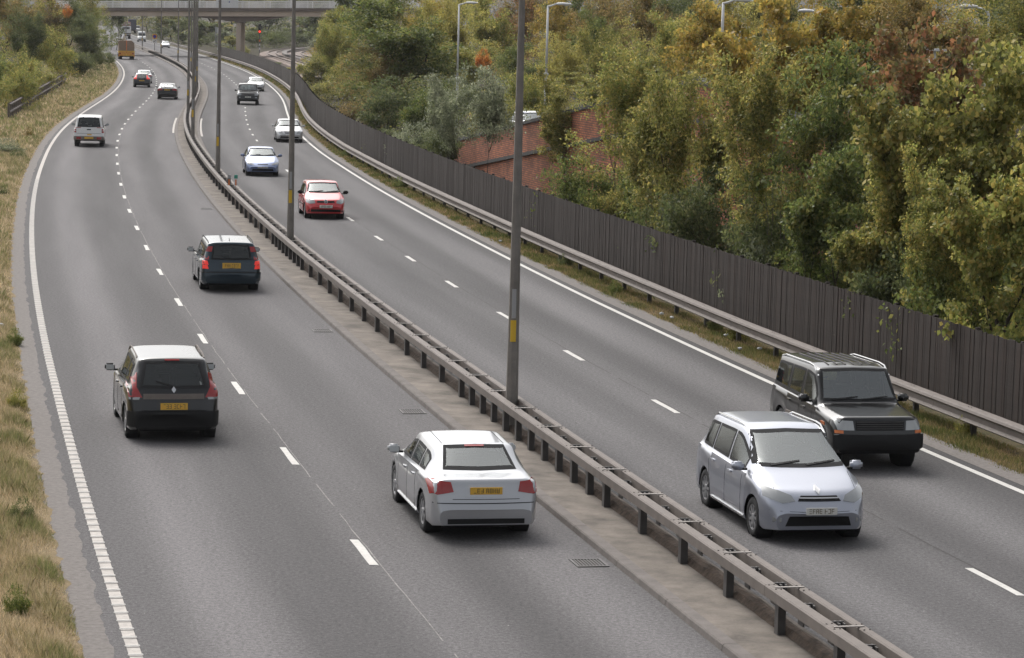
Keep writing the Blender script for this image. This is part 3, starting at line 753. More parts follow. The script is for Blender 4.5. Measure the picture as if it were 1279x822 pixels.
# red signal, disc sign and grey signs by the railway
p = survey(324, 68); t = thing('railway_signal', 'railway signal post showing a red light beyond the fence', 'signal', (p.x, p.y, 0))
MB().tube([(0, 0, 0), (0, 0, 4.0)], .10, 8).build('post', M['galvd'], t)
for k in range(3): MB().tube([(0, 0, .9 + k * .75), (0, 0, 1.25 + k * .75)], .125, 8).build('band', M['white' if k < 2 else 'orange'], t)
MB().box(-.28, .28, -.1, .15, 4.0, 5.7, .05).build('signal_head', M['dark'], t)
MB().lathe([(0, -.2), (.19, -.2), (.19, -.1)], 16, 'y', (0, 0, 4.25)).build('red_lamp', M['redsig'], t)
p = survey(393, 64); t = thing('disc_sign', 'small round white sign on a post by the railway', 'sign', (p.x, p.y, 0))
MB().tube([(0, 0, 0), (0, 0, 1.5)], .06, 6).build('post', M['galvd'], t)
MB().lathe([(0, -.06), (.3, -.06), (.3, .04), (0, .04)], 20, 'y', (0, 0, 1.5)).build('disc', M['white'], t)
p = ray_at(272, 60, 560); t = thing('direction_sign', 'pale grey back of a road sign on a pole left of the bridge pier', 'sign', (p.x, p.y, 0))
MB().tube([(0, 0, 0), (0, 0, 4.4)], .09, 8).build('post', M['white'], t)
MB().box(-.62, .62, .0, .05, .9, 4.6, .02).build('board', M['greypl'], t)
for z in (1.4, 2.4, 3.4): MB().box(-.6, .6, -.04, -.002, z, z + .07).build('batten', M['galv'], t)
p = ray_at(300.6, 68, 485); t = thing('equipment_cabinet', 'pale grey cabinet at the foot of the bridge pier', 'cabinet', (p.x, p.y, 0))
MB().box(-.35, .35, -.3, .3, 0, 2.1, .04).build('body', M['greypl'], t); MB().box(-.3, .3, -.318, -.303, .15, 1.9).build('door', M['galv'], t)

# ---------------------------------------------------------------- overbridge
br = thing('overbridge', 'concrete road bridge with pale metal railings crossing the far end of the road', 'bridge')
BY = 470.0
def bx(px, py): return ray_at(px, py, BY)
XL, XR = bx(60, 10).x, bx(520, 10).x
def zline(x, zl, zr):
    a, b = bx(150, 10).x, bx(415, 10).x; return zl + (zr - zl) * (x - a) / (b - a)
def zat(px, py): return bx(px, py).z
def slab_band(pl, pr, pl2, pr2, y0, y1, name, m, x0=None, x1=None):
    """band between the heights read at two ends"""
    mb = MB(); x0 = XL if x0 is None else x0; x1 = XR if x1 is None else x1
    vs = []
    for x in (x0, x1):
        zt, zb = zline(x, zat(150, pl), zat(415, pr)), zline(x, zat(150, pl2), zat(415, pr2))
        vs += [(x, y0, zb), (x, y1, zb), (x, y1, zt), (x, y0, zt)]
    mb.add(vs, [(0, 3, 2, 1), (4, 5, 6, 7), (0, 4, 7, 3), (3, 7, 6, 2), (2, 6, 5, 1), (1, 5, 4, 0)])
    return mb.build(name, m, br)
slab_band(9.7, 10.3, 14.0, 14.6, BY - .35, BY + 11, 'deck_edge', M['concd'])
slab_band(14.0, 14.6, 20.0, 21.0, BY, BY + 10.6, 'beam', M['conc'])
# haunch over the pier
mb = MB(); HX = [(230, 20.8), (250, 22.0), (270, 24), (283, 26.5), (297, 27.5), (315, 26.6), (335, 24), (352, 21.5)]
for px, py in HX:
    x = bx(px, 0).x; zt = zline(x, zat(150, 20.02), zat(415, 21.02)); zb = bx(px, py).z
    mb.v += [(x, BY + .5, zt), (x, BY + .5, zb), (x, BY + 10, zb), (x, BY + 10, zt)]
for i in range(len(HX) - 1):
    q = i * 4
    for j in range(3): mb.f.append((q + j, q + 4 + j, q + 5 + j, q + 1 + j))
mb.build('haunch', M['concd'], br)
xp = bx(297, 40).x
MB().box(xp - .38, xp + .38, BY + 1, BY + 1.8, -.2, zat(297, 27)).build('pier', M['conc'], br)
MB().box(xp - .38, xp + .38, BY + 8, BY + 8.8, -.2, zat(297, 27)).build('pier', M['conc'], br)
MB().box(xp - .5, xp + .5, BY + .8, BY + 9.2, zat(297, 28.4), zat(297, 27)).build('crosshead', M['concd'], br)
for bpx in (62, 505):
    xx = bx(bpx, 40).x; MB().box(xx - 4, xx + 4, BY + .6, BY + 10, -.2, zat(150 if bpx < 200 else 415, 20.5)).build('abutment', M['conc'], br)
# parapet: top, middle and bottom rails, posts, thin infill bars
for side, yy in (('near', BY - .1), ('far', BY + 10.7)):
    for (pa, pb) in ((1.0, 1.4), (3.6, 3.9), (5.6, 5.9), (8.2, 8.5)):
        slab_band(pa + .2, pa + .3, pb + .2 if pa > 1.2 else 1.9, pb + .3 if pa > 1.2 else 2.0, yy, yy + .06, 'parapet_rail', M['parapet'])
    x = XL
    while x < XR:
        zb_, zt_ = zline(x, zat(150, 9.7), zat(415, 10.3)), zline(x, zat(150, .9), zat(415, 1.1))
        MB().box(x - .12, x + .12, yy - .05, yy + .1, zb_, zt_).build('parapet_post', M['parapet'], br); x += 3.7
    mesh_bars = MB(); x = XL
    while x < XR:
        zb_, zt_ = zline(x, zat(150, 9.7), zat(415, 10.3)), zline(x, zat(150, 1.6), zat(415, 1.8))
        mesh_bars.box(x - .035, x + .035, yy + .01, yy + .05, zb_, zt_); x += .16
    mesh_bars.build('infill_bars', M['parapet'], br, kind='stuff')
# white notice panel hung on the parapet
a, b = bx(270, 0).x, bx(298, 0).x
t = thing('notice_panel', 'white board with faint blue marks fixed to the bridge railings', 'board', (0, 0, 0))
MB().box(a, b, BY - .24, BY - .17, zat(284, 9.9), zat(284, -3.5), .02).build('board', M['white'], t)
def mk(px, py, w, h, ang):
    p = bx(px, py); R_ = Matrix.Translation((p.x, BY - .25, p.z)) @ Matrix.Rotation(ang, 4, 'Y'); MB().box(-w / 2, w / 2, -.006, .004, -h / 2, h / 2, M_=R_).build('mark', M['signblue'], t)
mk(274, 2.2, .36, .09, .8); mk(275.2, 5.6, .34, .07, -.7); mk(286.6, 2.6, .17, .24, .2)

# ---------------------------------------------------------------- foliage
def leaf_mesh(name, centers, radii, counts, leaf, aspect=.55, lobes=0, seed=1, up=.35, squash=.62):
    """many small bent leaf faces scattered in clumps; attributes rnd (per leaf) and cl (per clump)"""
    r = np.random.default_rng(seed); P = []; CL = []; OUT = []
    for c, rad, n in zip(centers, radii, counts):
        d = r.normal(size=(n, 3)); d /= np.linalg.norm(d, axis=1)[:, None]
        q = rad * (r.random(n) ** .42)
        # ragged clump: radius changes with direction
        rag = 1 + .38 * np.sin(d[:, 0] * 5 + c[0] * 7) * np.cos(d[:, 1] * 4 + c[1] * 5) + .22 * np.sin(d[:, 2] * 7 + c[2] * 3)
        p = d * (q * rag)[:, None]; p[:, 2] *= squash
        P.append(p + np.asarray(c)); CL.append(np.full(n, r.random())); OUT.append(d)
    P = np.concatenate(P); CL = np.concatenate(CL); OUT = np.concatenate(OUT); n = len(P)
    L = leaf * .88 * (.4 + 1.2 * r.random(n) ** 1.3); W = L * aspect
    a = r.normal(size=(n, 3)) + OUT * .9; a[:, 2] -= .15; a /= np.linalg.norm(a, axis=1)[:, None]
    nr = r.normal(size=(n, 3)) * .9 + OUT * .5; nr[:, 2] += up + .4
    b = np.cross(nr, a); b /= np.linalg.norm(b, axis=1)[:, None] + 1e-9; nn = np.cross(a, b)
    if lobes:   # broad five pointed leaf as a hexagon-like fan
        pts = [(-.5, 0, 0), (-.15, .62, .05), (.18, .36, 0), (.5, 0, -.08), (.18, -.36, 0), (-.15, -.62, .05)]
    else:
        pts = [(-.5, 0, -.03), (0, .5, .06), (.5, 0, -.10), (0, -.5, .06)]
    k = len(pts); V = np.empty((n, k, 3))
    for i, (u, v, w) in enumerate(pts): V[:, i] = P + a * (L * u)[:, None] + b * (W * v * (1.6 if lobes else 1))[:, None] + nn * (L * w)[:, None]
    me = bpy.data.meshes.new(name); me.vertices.add(n * k); me.vertices.foreach_set('co', V.astype(np.float32).ravel())
    me.loops.add(n * k); me.loops.foreach_set('vertex_index', np.arange(n * k, dtype=np.int32))
    me.polygons.add(n); me.polygons.foreach_set('loop_start', np.arange(0, n * k, k, dtype=np.int32))
    me.update(calc_edges=True)
    at_ = me.attributes.new('rnd', 'FLOAT', 'FACE'); at_.data.foreach_set('value', r.random(n).astype(np.float32))
    at_ = me.attributes.new('cl', 'FLOAT', 'FACE'); at_.data.foreach_set('value', CL.astype(np.float32))
    return me

def make_tree(name, h, wdt, kind, nleaf, leaf, seed, trunk_h=.22, lobes=0, stems=1, lean=.05):
    """returns (trunk mesh, crown mesh): a forking skeleton with leaf clumps along the outer limbs"""
    R_ = random.Random(seed); mb = MB(); C_, RD = [], []
    def limb(p, d, ln, r0, depth):
        pts = [p]; q = p.copy(); dd = d.copy(); n = 4
        for i in range(n):
            dd = (dd + Vector((R_.uniform(-.22, .22), R_.uniform(-.22, .22), R_.uniform(-.04, .18)))).normalized(); q = q + dd * ln / n; pts.append(q.copy())
        mb.tube(pts, [r0 * (1 - .17 * i) for i in range(n + 1)], 6 if depth < 2 else 4, cap=False)
        if depth >= 1:
            for pt in (pts[2:] if depth < 3 else pts[1:]): C_.append(pt.copy()); RD.append(R_.uniform(.42, .85) * wdt * .115)
        if depth < 3:
            for i in range(R_.choice((2, 3, 3)) if depth else (4 if stems == 1 else 3)):
                th = R_.uniform(0, 6.283); sp = R_.uniform(.45, 1.0) * (1.15 if depth == 0 else 1.0) * wdt / h * 1.15
                nd = (dd + Vector((math.cos(th) * sp, math.sin(th) * sp, R_.uniform(-.15, .35)))).normalized()
                limb(pts[R_.choice((2, 3, 4, 4))] if depth else pts[R_.choice((3, 4, 4))], nd, ln * R_.uniform(.58, .85), r0 * .5, depth + 1)
    for s in range(stems):
        a = R_.uniform(0, 6.283); rr = 0 if stems == 1 else .12 * wdt
        d = Vector((R_.uniform(-1, 1) * lean, R_.uniform(-1, 1) * lean, 1)) if stems == 1 else Vector((math.cos(a) * .3, math.sin(a) * .3, 1))
        limb(Vector((math.cos(a) * rr, math.sin(a) * rr, -.3)), d.normalized(), h * max(.3, trunk_h + .1), h * (.019 if stems == 1 else .010), 0)
    tm = mb.mesh(name + '_trunk'); autosmooth(tm, 60); tm.materials.append(M['bark'])
    C = np.array([tuple(c) for c in C_]); RD = np.array(RD)
    # fit the envelope to the wanted height and width
    zt = C[:, 2].max() + .3; k = h / zt; 
    lat = np.percentile(np.hypot(C[:, 0], C[:, 1]), 95); kw = (wdt / 2 * .88) / max(lat, .1)
    S = (kw, kw, k * .97)
    C = C * np.array(S); lo = C[:, 2] > h * trunk_h * .8; C, RD = C[lo], RD[lo]
    # lower skirts and fill clumps so the crown closes unevenly
    nf = int(len(C) * .35); rr = np.random.default_rng(seed + 5)
    th = rr.random(nf) * 6.283; zz = h * (trunk_h + (1 - trunk_h) * rr.random(nf) ** 1.1 * .96); prof = np.sin(np.clip((zz / h - trunk_h * .7) / (1 - trunk_h * .7), 0.02, 1) ** .75 * math.pi) ** .6
    F_ = np.stack([np.cos(th) * wdt / 2 * prof * (.45 + .5 * rr.random(nf)), np.sin(th) * wdt / 2 * prof * (.45 + .5 * rr.random(nf)), zz], 1)
    C = np.concatenate([C, F_]); RD = np.concatenate([RD, wdt * .115 * (.4 + .55 * rr.random(nf))])
    w = RD ** 2; cnt = np.maximum(6, (w / w.sum() * nleaf)).astype(int)
    cm = leaf_mesh(name + '_crown', C, RD, cnt, leaf, seed=seed, lobes=lobes)
    co = np.empty(len(tm.vertices) * 3, np.float32); tm.vertices.foreach_get('co', co); co = co.reshape(-1, 3)
    co[:, 0] *= 1 + (S[0] - 1) * np.clip(co[:, 2] / (h * .3), 0, 1); co[:, 1] *= 1 + (S[1] - 1) * np.clip(co[:, 2] / (h * .3), 0, 1); co[:, 2] *= S[2]
    tm.vertices.foreach_set('co', co.ravel()); tm.update()
    return tm, cm, h, wdt
TT = dict(
    broad=make_tree('broad', 9, 8, 'b', 26000, .17, 11),
    broad2=make_tree('broad2', 9, 8, 'b', 26000, .16, 23, stems=2),
    tall=make_tree('tall', 10, 5.5, 't', 20000, .15, 37, trunk_h=.3),
    tall2=make_tree('tall2', 10, 5.5, 't', 20000, .15, 41, trunk_h=.34, stems=3),
    maple=make_tree('maple', 9, 7, 'm', 20000, .17, 53, lobes=1, trunk_h=.1),
    maple2=make_tree('maple2', 9, 7, 'm', 20000, .165, 59, lobes=1, trunk_h=.1, stems=2),
    round=make_tree('round', 6, 6, 'r', 20000, .13, 61, trunk_h=.45, stems=2),
    bush=make_tree('bush', 3.5, 5, 's', 13000, .13, 71, trunk_h=.02, stems=4),
    bush2=make_tree('bush2', 3.5, 5, 's', 13000, .14, 73, trunk_h=.02, stems=4),
    low=make_tree('low', 1.6, 3.2, 'l', 4500, .12, 83, trunk_h=.0, stems=4),
    far=make_tree('far', 12, 9, 'f', 9000, .40, 91, trunk_h=.12),
    far2=make_tree('far2', 12, 9, 'f', 9000, .40, 97, trunk_h=.08, stems=2),
)
def tree(tmpl, px, ytop, Y, wpx, pal, label, name='tree', cat='tree', zbase=None, bark='bark', group=None, rot=None, ybase=None):
    """stand a tree at distance Y: its crown top and width as surveyed, its foot on the terrain"""
    tm, cm, h0, w0 = TT[tmpl]
    if cat != 'weed' and px > 380 and Y < 240:
        wpx = wpx * 1.12
        if Y < 100 or tmpl in ('low', 'bush', 'bush2', 'round'):
            for _ in range(60):     # stand it clear of the fence
                q = ray_at(px, ytop, Y); r_ = max(wpx * Y / FOC, (q.z / h0) * w0 * .72 if q.z > 2.5 else 0) / 2
                if (q.x - at('fence', Y).x) < r_ * .72 + .25: Y += 1.0
                else: break
        else: Y *= 1.14
    top = ray_at(px, ytop, Y); X = top.x
    zb = ground_z(X, Y) - .05 if zbase is None else zbase
    hh = max(.5, top.z - zb); ww = wpx * Y / FOC
    if cat != 'weed' and tmpl != 'low': ww = max(ww, hh / h0 * w0 * .76)
    p = (X, Y, zb)
    t = thing(name, label, cat, p, rot if rot is not None else random.uniform(0, 6.28), group)
    t.scale = (ww / w0, ww / w0, hh / h0)
    for me, nm, mt in ((tm, 'trunk', M[bark]), (cm, 'crown', LM[pal])):
        o = bpy.data.objects.new(nm, me)
        if len(me.materials) == 0: me.materials.append(mt)
        link(o, t); o.material_slots[0].link = 'OBJECT'; o.material_slots[0].material = mt
    return t

T = tree
# --- right bank, just behind the fence (far to near)
T('bush2', 398, 66, 300, 60, 'lime', 'yellow green bush at the far end of the wooden fence', 'shrub', 'shrub')
T('bush', 425, 92, 240, 85, 'olive', 'olive bush with yellowing tips rising behind the fence left of the big dark tree', 'shrub', 'shrub')
T('bush2', 408, 104, 262, 60, 'lime', 'light yellow green shrub leaning over the fence by the second lamp column', 'shrub', 'shrub')
T('bush2', 448, 128, 190, 70, 'brown', 'browning shrub against the fence below the yellow green trees', 'shrub', 'shrub')
T('broad2', 436, 20, 262, 80, 'lime', 'yellow green tree left of the big dark tree, its crown reaching the bridge', 'tree')
T('tall2', 405, 52, 330, 60, 'gold', 'small golden tree beside the railway bend', 'tree')
T('broad', 495, -16, 176, 185, 'mid', 'big spreading dark green tree in the middle, right of the bridge end')
T('bush', 500, 92, 172, 120, 'dark', 'dark undergrowth bush beneath the big dark green tree', 'shrub', 'shrub')
T('bush2', 452, 60, 250, 90, 'olive', 'tall olive bush filling the bank left of the big dark green tree', 'shrub', 'shrub')
T('bush', 412, 60, 300, 80, 'olive', 'olive bush on the bank above the far bend of the fence', 'shrub', 'shrub')
T('broad', 424, 6, 320, 80, 'lime', 'yellow green tree standing at the right end of the bridge')
T('bush2', 540, 112, 165, 90, 'mid', 'mid green bush between the big dark tree and the round grey green tree', 'shrub', 'shrub')
T('broad2', 468, 50, 176, 100, 'brown', 'brown leaved tree joined to the left of the big dark green tree')
T('broad', 542, 22, 182, 95, 'olive', 'olive tree with a forked trunk right of the big dark green tree')
T('bush', 520, 150, 140, 75, 'grey', 'grey green shrub at the fence under the big dark tree', 'shrub', 'shrub')
T('bush2', 545, 160, 140, 44, 'dark', 'dark shrub left of the brick wall end', 'shrub', 'shrub')
T('bush2', 486, 160, 152, 60, 'dark', 'low dark shrub touching the fence under the brown leaved tree', 'shrub', 'shrub')
T('round', 594, 82, 121, 116, 'grey', 'round grey green tree with twin trunks in front of the brick wall', rot=.6)
T('tall', 718, 75, 107, 95, 'olive', 'feathery olive tree just right of the nearest lamp column, against the brick wall', bark='barkp', rot=1.2)
T('bush', 722, 188, 96, 72, 'mid', 'bright mid green bush low against the fence right of the nearest lamp column', 'shrub', 'shrub')
T('tall2', 772, 52, 99, 120, 'lime', 'thin stemmed yellow green tree with bare pale stems in front of the brick wall', bark='barkp', rot=2.2)
T('tall', 748, 88, 104, 80, 'lime', 'narrow yellow green tree between the bright bush and the thin stemmed tree')
T('bush2', 800, 216, 96, 60, 'olive', 'olive bush in front of the brick among the bare stems', 'shrub', 'shrub')
T('bush', 838, 200, 92, 60, 'mid', 'mid green shrub in front of the brick under the slender olive tree', 'shrub', 'shrub')
T('low', 735, 236, 90, 60, 'mid', 'small green shrub at the foot of the brick wall', 'shrub', 'shrub')
T('tall', 830, 92, 90, 110, 'olive', 'slender olive tree standing between the two thickets, brick showing behind it', bark='barkp', rot=.2)
T('low', 852, 272, 78, 80, 'grey', 'low grey green shrub rising over the fence below the slender olive tree', 'shrub', 'shrub')
T('low', 806, 258, 82, 60, 'dark', 'low dark scrub behind the fence beside the bare stems', 'shrub', 'shrub')
T('broad2', 896, 66, 83, 165, 'olive', 'large olive green tree right of the brick wall, under the golden tree', rot=3.3)
T('bush', 905, 205, 74, 130, 'dark', 'dark bush against the fence under the large olive tree', 'shrub', 'shrub')
T('tall2', 975, 46, 76, 150, 'olive', 'leaning olive tree with several bare stems near the fence', bark='barkp', rot=.9)
T('bush2', 982, 232, 69, 120, 'dark', 'shady dark bush behind the fence under the leaning olive tree', 'shrub', 'shrub')
T('low', 950, 300, 70, 80, 'grey', 'low ivy coloured shrub topping the fence in the middle of the thicket', 'shrub', 'shrub')
T('broad', 1052, 44, 74, 150, 'mid', 'tall mid green tree left of the reddish maple', rot=4.1)
T('maple2', 1062, 168, 66, 140, 'mid', 'mid green broad leaved bush tree low behind the fence')
T('maple', 1128, 24, 78, 130, 'rust', 'reddish leaved maple high on the right')
T('maple2', 1122, 208, 62, 115, 'olive', 'young olive maple on thin stems close to the fence', bark='barkp')
T('low', 1098, 364, 59.5, 70, 'lime', 'low bright green shrub sprouting over the fence', 'shrub', 'shrub')
T('low', 1165, 372, 58, 70, 'grey', 'low pale green shrub leaning over the fence near the right', 'shrub', 'shrub')
T('maple', 1190, 90, 66, 150, 'olive', 'wide olive maple beside the reddish maple')
T('tall', 1190, 172, 60, 70, 'lime', 'upright yellow green sapling in front of the wide olive maple')
T('maple2', 1256, 36, 66, 165, 'olive', 'tall olive maple at the right edge of the picture')
T('maple', 1275, 215, 57.5, 100, 'lime', 'yellow green maple close to the fence at the right edge')
T('bush', 1210, 290, 58, 110, 'mid', 'mid green bush filling the gap under the maples', 'shrub', 'shrub')
T('bush2', 1150, 290, 60, 90, 'dark', 'dark bush deep under the young olive maple', 'shrub', 'shrub')
T('maple', 1345, 120, 58, 150, 'lime', 'yellowing maple just beyond the right edge')
T('broad', 1360, 0, 70, 190, 'olive', 'olive tree beyond the right edge of the picture')
T('bush', 1022, 286, 67, 90, 'mid', 'mid green bush beside the shady dark bush at the fence', 'shrub', 'shrub')
# --- raised bank and hillside behind
T('maple', 955, -12, 98, 125, 'gold', 'bright golden tree beside the white street lamp on the raised bank')
T('broad', 822, 12, 126, 110, 'lime', 'pale yellow green tree behind the slender olive tree')
T('broad2', 775, 22, 118, 100, 'olive', 'olive tree behind the thin stemmed tree, above the brick wall')
T('maple2', 884, -8, 122, 95, 'gold', 'amber tree left of the bright golden tree')
T('broad2', 1012, 18, 104, 110, 'olive', 'olive tree behind the curved street lamp')
T('maple', 1075, -14, 104, 110, 'gold', 'dull golden tree on the bank between the two curved street lamps')
T('broad', 1150, -20, 98, 150, 'brown', 'brown green tree behind the reddish maple')
T('broad2', 1240, -30, 92, 160, 'olive', 'dense olive tree behind the tall olive maple')
T('broad', 1290, -20, 100, 160, 'dark', 'dark tree behind the right edge maples')
T('bush', 628, 122, 165, 90, 'olive', 'olive bush on the raised bank behind the parked car', 'shrub', 'shrub')
T('broad', 655, 52, 190, 90, 'mid', 'mid green tree behind the nearest lamp column')
T('broad2', 600, 50, 205, 95, 'lime', 'yellow green tree on the hillside between the two straight white street lamps')
T('low', 604, 60, 190, 20, 'orange', 'small vivid orange bush on the hillside', 'shrub', 'shrub', zbase=4.6)
T('bush2', 520, 96, 215, 60, 'olive', 'olive shrub on the bank seen under the big dark tree', 'shrub', 'shrub')
T('bush', 560, 98, 190, 70, 'mid', 'mid green shrub on the bank left of the round grey green tree', 'shrub', 'shrub')
T('bush', 475, 110, 205, 60, 'brown', 'brown green shrub behind the brown leaved tree', 'shrub', 'shrub')
T('bush2', 645, 88, 175, 70, 'lime', 'yellow green shrub on the bank above the parked car', 'shrub', 'shrub')
T('broad', 570, -30, 330, 70, 'olive', 'olive tree on the far skyline above the first white street lamp')
T('broad2', 640, -34, 320, 80, 'brown', 'brownish tree on the far skyline left of the nearest lamp column')
T('broad', 705, -36, 300, 80, 'mid', 'mid green tree on the far skyline above the second white street lamp')
T('broad2', 780, -40, 280, 90, 'olive', 'olive tree on the far skyline right of the second white street lamp')
T('broad', 850, -42, 260, 90, 'mid', 'mid green tree on the skyline above the slender olive tree')
T('broad2', 960, -46, 235, 110, 'olive', 'olive tree on the skyline behind the golden tree')
T('broad', 1120, -50, 215, 130, 'olive', 'olive tree on the skyline between the curved lamps')
T('broad2', 1230, -54, 200, 140, 'mid', 'mid green tree on the skyline behind the top right lamp')
T('broad', 645, -14, 235, 80, 'rust', 'rusty red tree high on the hillside left of the nearest lamp column')
T('broad2', 578, -16, 240, 80, 'yellow', 'pale yellow tree high on the hillside above the first white street lamp')
T('broad', 612, -20, 262, 70, 'lime', 'yellow green tree high on the hillside behind the pale yellow tree')
T('broad', 700, -12, 215, 90, 'gold', 'golden tree on the hillside behind the second white street lamp')
T('broad2', 690, 40, 165, 80, 'yellow', 'pale yellow bush tree beside the second white street lamp')
T('broad', 735, 10, 175, 85, 'mid', 'mid green tree on the hillside right of the second white street lamp')
T('broad2', 752, -20, 200, 90, 'brown', 'brownish tree at the top of the hillside in the middle')
T('broad', 815, -25, 185, 100, 'brown', 'brown green tree at the top of the hillside behind the pale yellow green tree')
T('broad2', 860, -25, 190, 90, 'dark', 'dark tree at the top of the hillside')
T('broad', 905, -30, 170, 100, 'yellow', 'pale yellow tree behind the bright golden tree')
T('broad2', 1010, -30, 150, 120, 'gold', 'golden tinted tree at the top of the hillside on the right')
T('broad', 1080, -35, 145, 120, 'dark', 'dark green tree at the top of the hillside on the right')
T('broad2', 1180, -40, 135, 150, 'gold', 'amber tree at the top of the bank behind the right lamps')
T('broad', 535, -10, 245, 90, 'gold', 'golden tree on the hillside behind the olive forked tree')
T('broad', 500, -25, 290, 90, 'lime', 'yellow green tree behind the big dark tree')
T('far', 452, -22, 330, 70, 'dark', 'dark conifer coloured tree at the right end of the bridge')
# --- wood beyond the bridge and railway
i = 0
for px, yt, Y, w, pal in ((258, 26, 640, 60, 'mid'), (283, 38, 560, 38, 'grey'), (288, 44, 530, 30, 'lime'), (235, -8, 760, 60, 'dark'), (215, 12, 700, 46, 'olive'), (200, 18, 720, 40, 'dark'), (230, 22, 660, 44, 'mid'),
                           (310, -6, 700, 60, 'olive'), (335, 10, 680, 60, 'grey'), (360, -8, 720, 60, 'dark'), (385, 16, 690, 50, 'mid'), (405, -4, 640, 60, 'dark'), (420, 24, 560, 50, 'olive'),
                           (345, 36, 660, 44, 'dark'), (372, 34, 670, 40, 'mid'), (320, 34, 690, 40, 'mid'), (265, -6, 820, 60, 'brown'), (190, -8, 900, 50, 'olive'), (172, -6, 1010, 50, 'dark'), (160, -10, 1050, 50, 'olive'),
                           (290, -8, 860, 60, 'mid'), (340, -12, 860, 60, 'olive'), (395, -12, 800, 60, 'brown'), (430, -10, 720, 60, 'mid'), (206, 34, 650, 24, 'dark'), (225, 40, 610, 28, 'dark'), (242, 48, 575, 26, 'mid'), (395, 48, 520, 34, 'grey')):
    T(('far', 'far2')[i % 2], px, yt, Y, w, pal, {'mid': 'mid green', 'grey': 'grey green', 'lime': 'yellow green', 'dark': 'dark green', 'olive': 'olive', 'brown': 'brownish'}[pal] + ' tree' + (' rising above the bridge railings' if yt < 0 else ' low under the bridge deck' if yt > 30 else ' reaching the bridge deck') + (' over the far end of the road' if px < 196 else ' behind the far distant lamp columns' if px < 250 else ' just left of the bridge pier' if px < 297 else ' behind the red railway signal' if px < 350 else ' behind the railway bend' if px < 400 else ' at the right end of the bridge'), group='trees in the wood beyond the bridge', name='tree'); i += 1
for px, yt, Y, w, pal, lb in ((318, 44, 600, 40, 'dark', 'dark scrub on the bank left of the red railway signal'), (342, 46, 610, 40, 'mid', 'green scrub behind the red railway signal'), (366, 46, 640, 44, 'dark', 'dark scrub at the outer side of the railway bend'),
        (390, 44, 650, 44, 'mid', 'green scrub behind the small round white sign'), (268, 46, 600, 34, 'dark', 'dark scrub behind the pale back of the road sign'), (248, 40, 640, 34, 'mid', 'green scrub left of the pale back of the road sign'), (412, 40, 560, 44, 'dark', 'dark scrub at the inner side of the railway bend')):
    T('bush2', px, yt - 6, Y, w, pal, lb, 'shrub', 'shrub')
T('bush', 303, 56, 486, 22, 'lime', 'yellow green bush round the foot of the bridge pier', 'shrub', 'shrub')
T('bush2', 284, 58, 510, 24, 'dark', 'dark bush left of the bridge pier', 'shrub', 'shrub')
T('bush', 365, 96, 385, 18, 'yellow', 'pale feathery shrub growing over the fence by the railway', 'shrub', 'shrub')
T('bush2', 346, 80, 420, 26, 'mid', 'low green bramble on the far end of the fence', 'shrub', 'shrub')
# --- left bank
T('bush', 18, 62, 232, 80, 'lime', 'yellow green bush with orange tips at the left edge above the rail fence', 'shrub', 'shrub')
T('bush2', 60, 34, 274, 82, 'lime', 'tallest yellow green bush over the rail fence', 'shrub', 'shrub')
T('bush', 40, 74, 250, 75, 'lime', 'yellow green bush just above the rail fence', 'shrub', 'shrub')
T('bush2', 84, 62, 306, 50, 'olive', 'olive bush at the far end of the rail fence', 'shrub', 'shrub')
T('bush2', 24, 84, 208, 40, 'lime', 'small yellow green bush leaning over the near end of the rail fence', 'shrub', 'shrub')
T('bush', -4, 90, 212, 70, 'lime', 'yellow green bush at the left edge beside the rail fence', 'shrub', 'shrub')
T('broad', 107, 16, 326, 62, 'dark', 'dark green tree overhanging the grass left of the yellow lorry')
T('broad2', 121, 12, 360, 48, 'mid', 'mid green tree whose crown touches the bridge on the left')
T('bush', 128, 58, 345, 40, 'dark', 'dark bush at the foot of the trees beside the yellow lorry', 'shrub', 'shrub')
T('bush2', 104, 66, 306, 44, 'dark', 'shady bush where the rail fence ends', 'shrub', 'shrub')
T('low', 84, 5, 292, 15, 'orange', 'small patch of vivid orange leaves among the left bank trees', 'shrub', 'shrub', zbase=7.0)
T('broad', 88, -4, 330, 66, 'dark', 'dark tree behind the orange leaves')
T('broad2', 40, -22, 300, 90, 'olive', 'olive tree behind the yellow green bushes')
T('broad', 2, -30, 280, 90, 'brown', 'brownish olive tree at the top left corner')
T('broad2', 22, 8, 270, 70, 'dark', 'dark green tree right behind the yellow green bushes at the left edge')
T('broad', 66, -20, 330, 70, 'brown', 'browning tree at the top of the left bank')
T('broad2', 110, -14, 385, 55, 'olive', 'olive tree at the top of the left bank beside the bridge')
T('far2', 142, -6, 520, 30, 'dark', 'dark tree behind the left end of the bridge')
T('far', 118, -16, 560, 50, 'mid', 'mid green tree beyond the left end of the bridge')
T('broad', -45, -20, 230, 110, 'olive', 'olive tree beyond the left edge of the picture')
T('bush', -40, 60, 196, 90, 'mid', 'green bush beyond the left edge of the picture', 'shrub', 'shrub')
T('low', 8, 172, 150, 44, 'grey', 'grey green weed clump at the left edge of the bank', 'shrub', 'shrub')
T('low', 22, 186, 146, 26, 'dark', 'small dark weed clump on the grass at the left', 'shrub', 'shrub')
T('low', 2, 246, 118, 22, 'dark', 'little dark green plant at the left edge of the verge', 'shrub', 'shrub')
T('low', 36, 158, 168, 16, 'brown', 'small brown dock plant on the left bank', 'shrub', 'shrub')
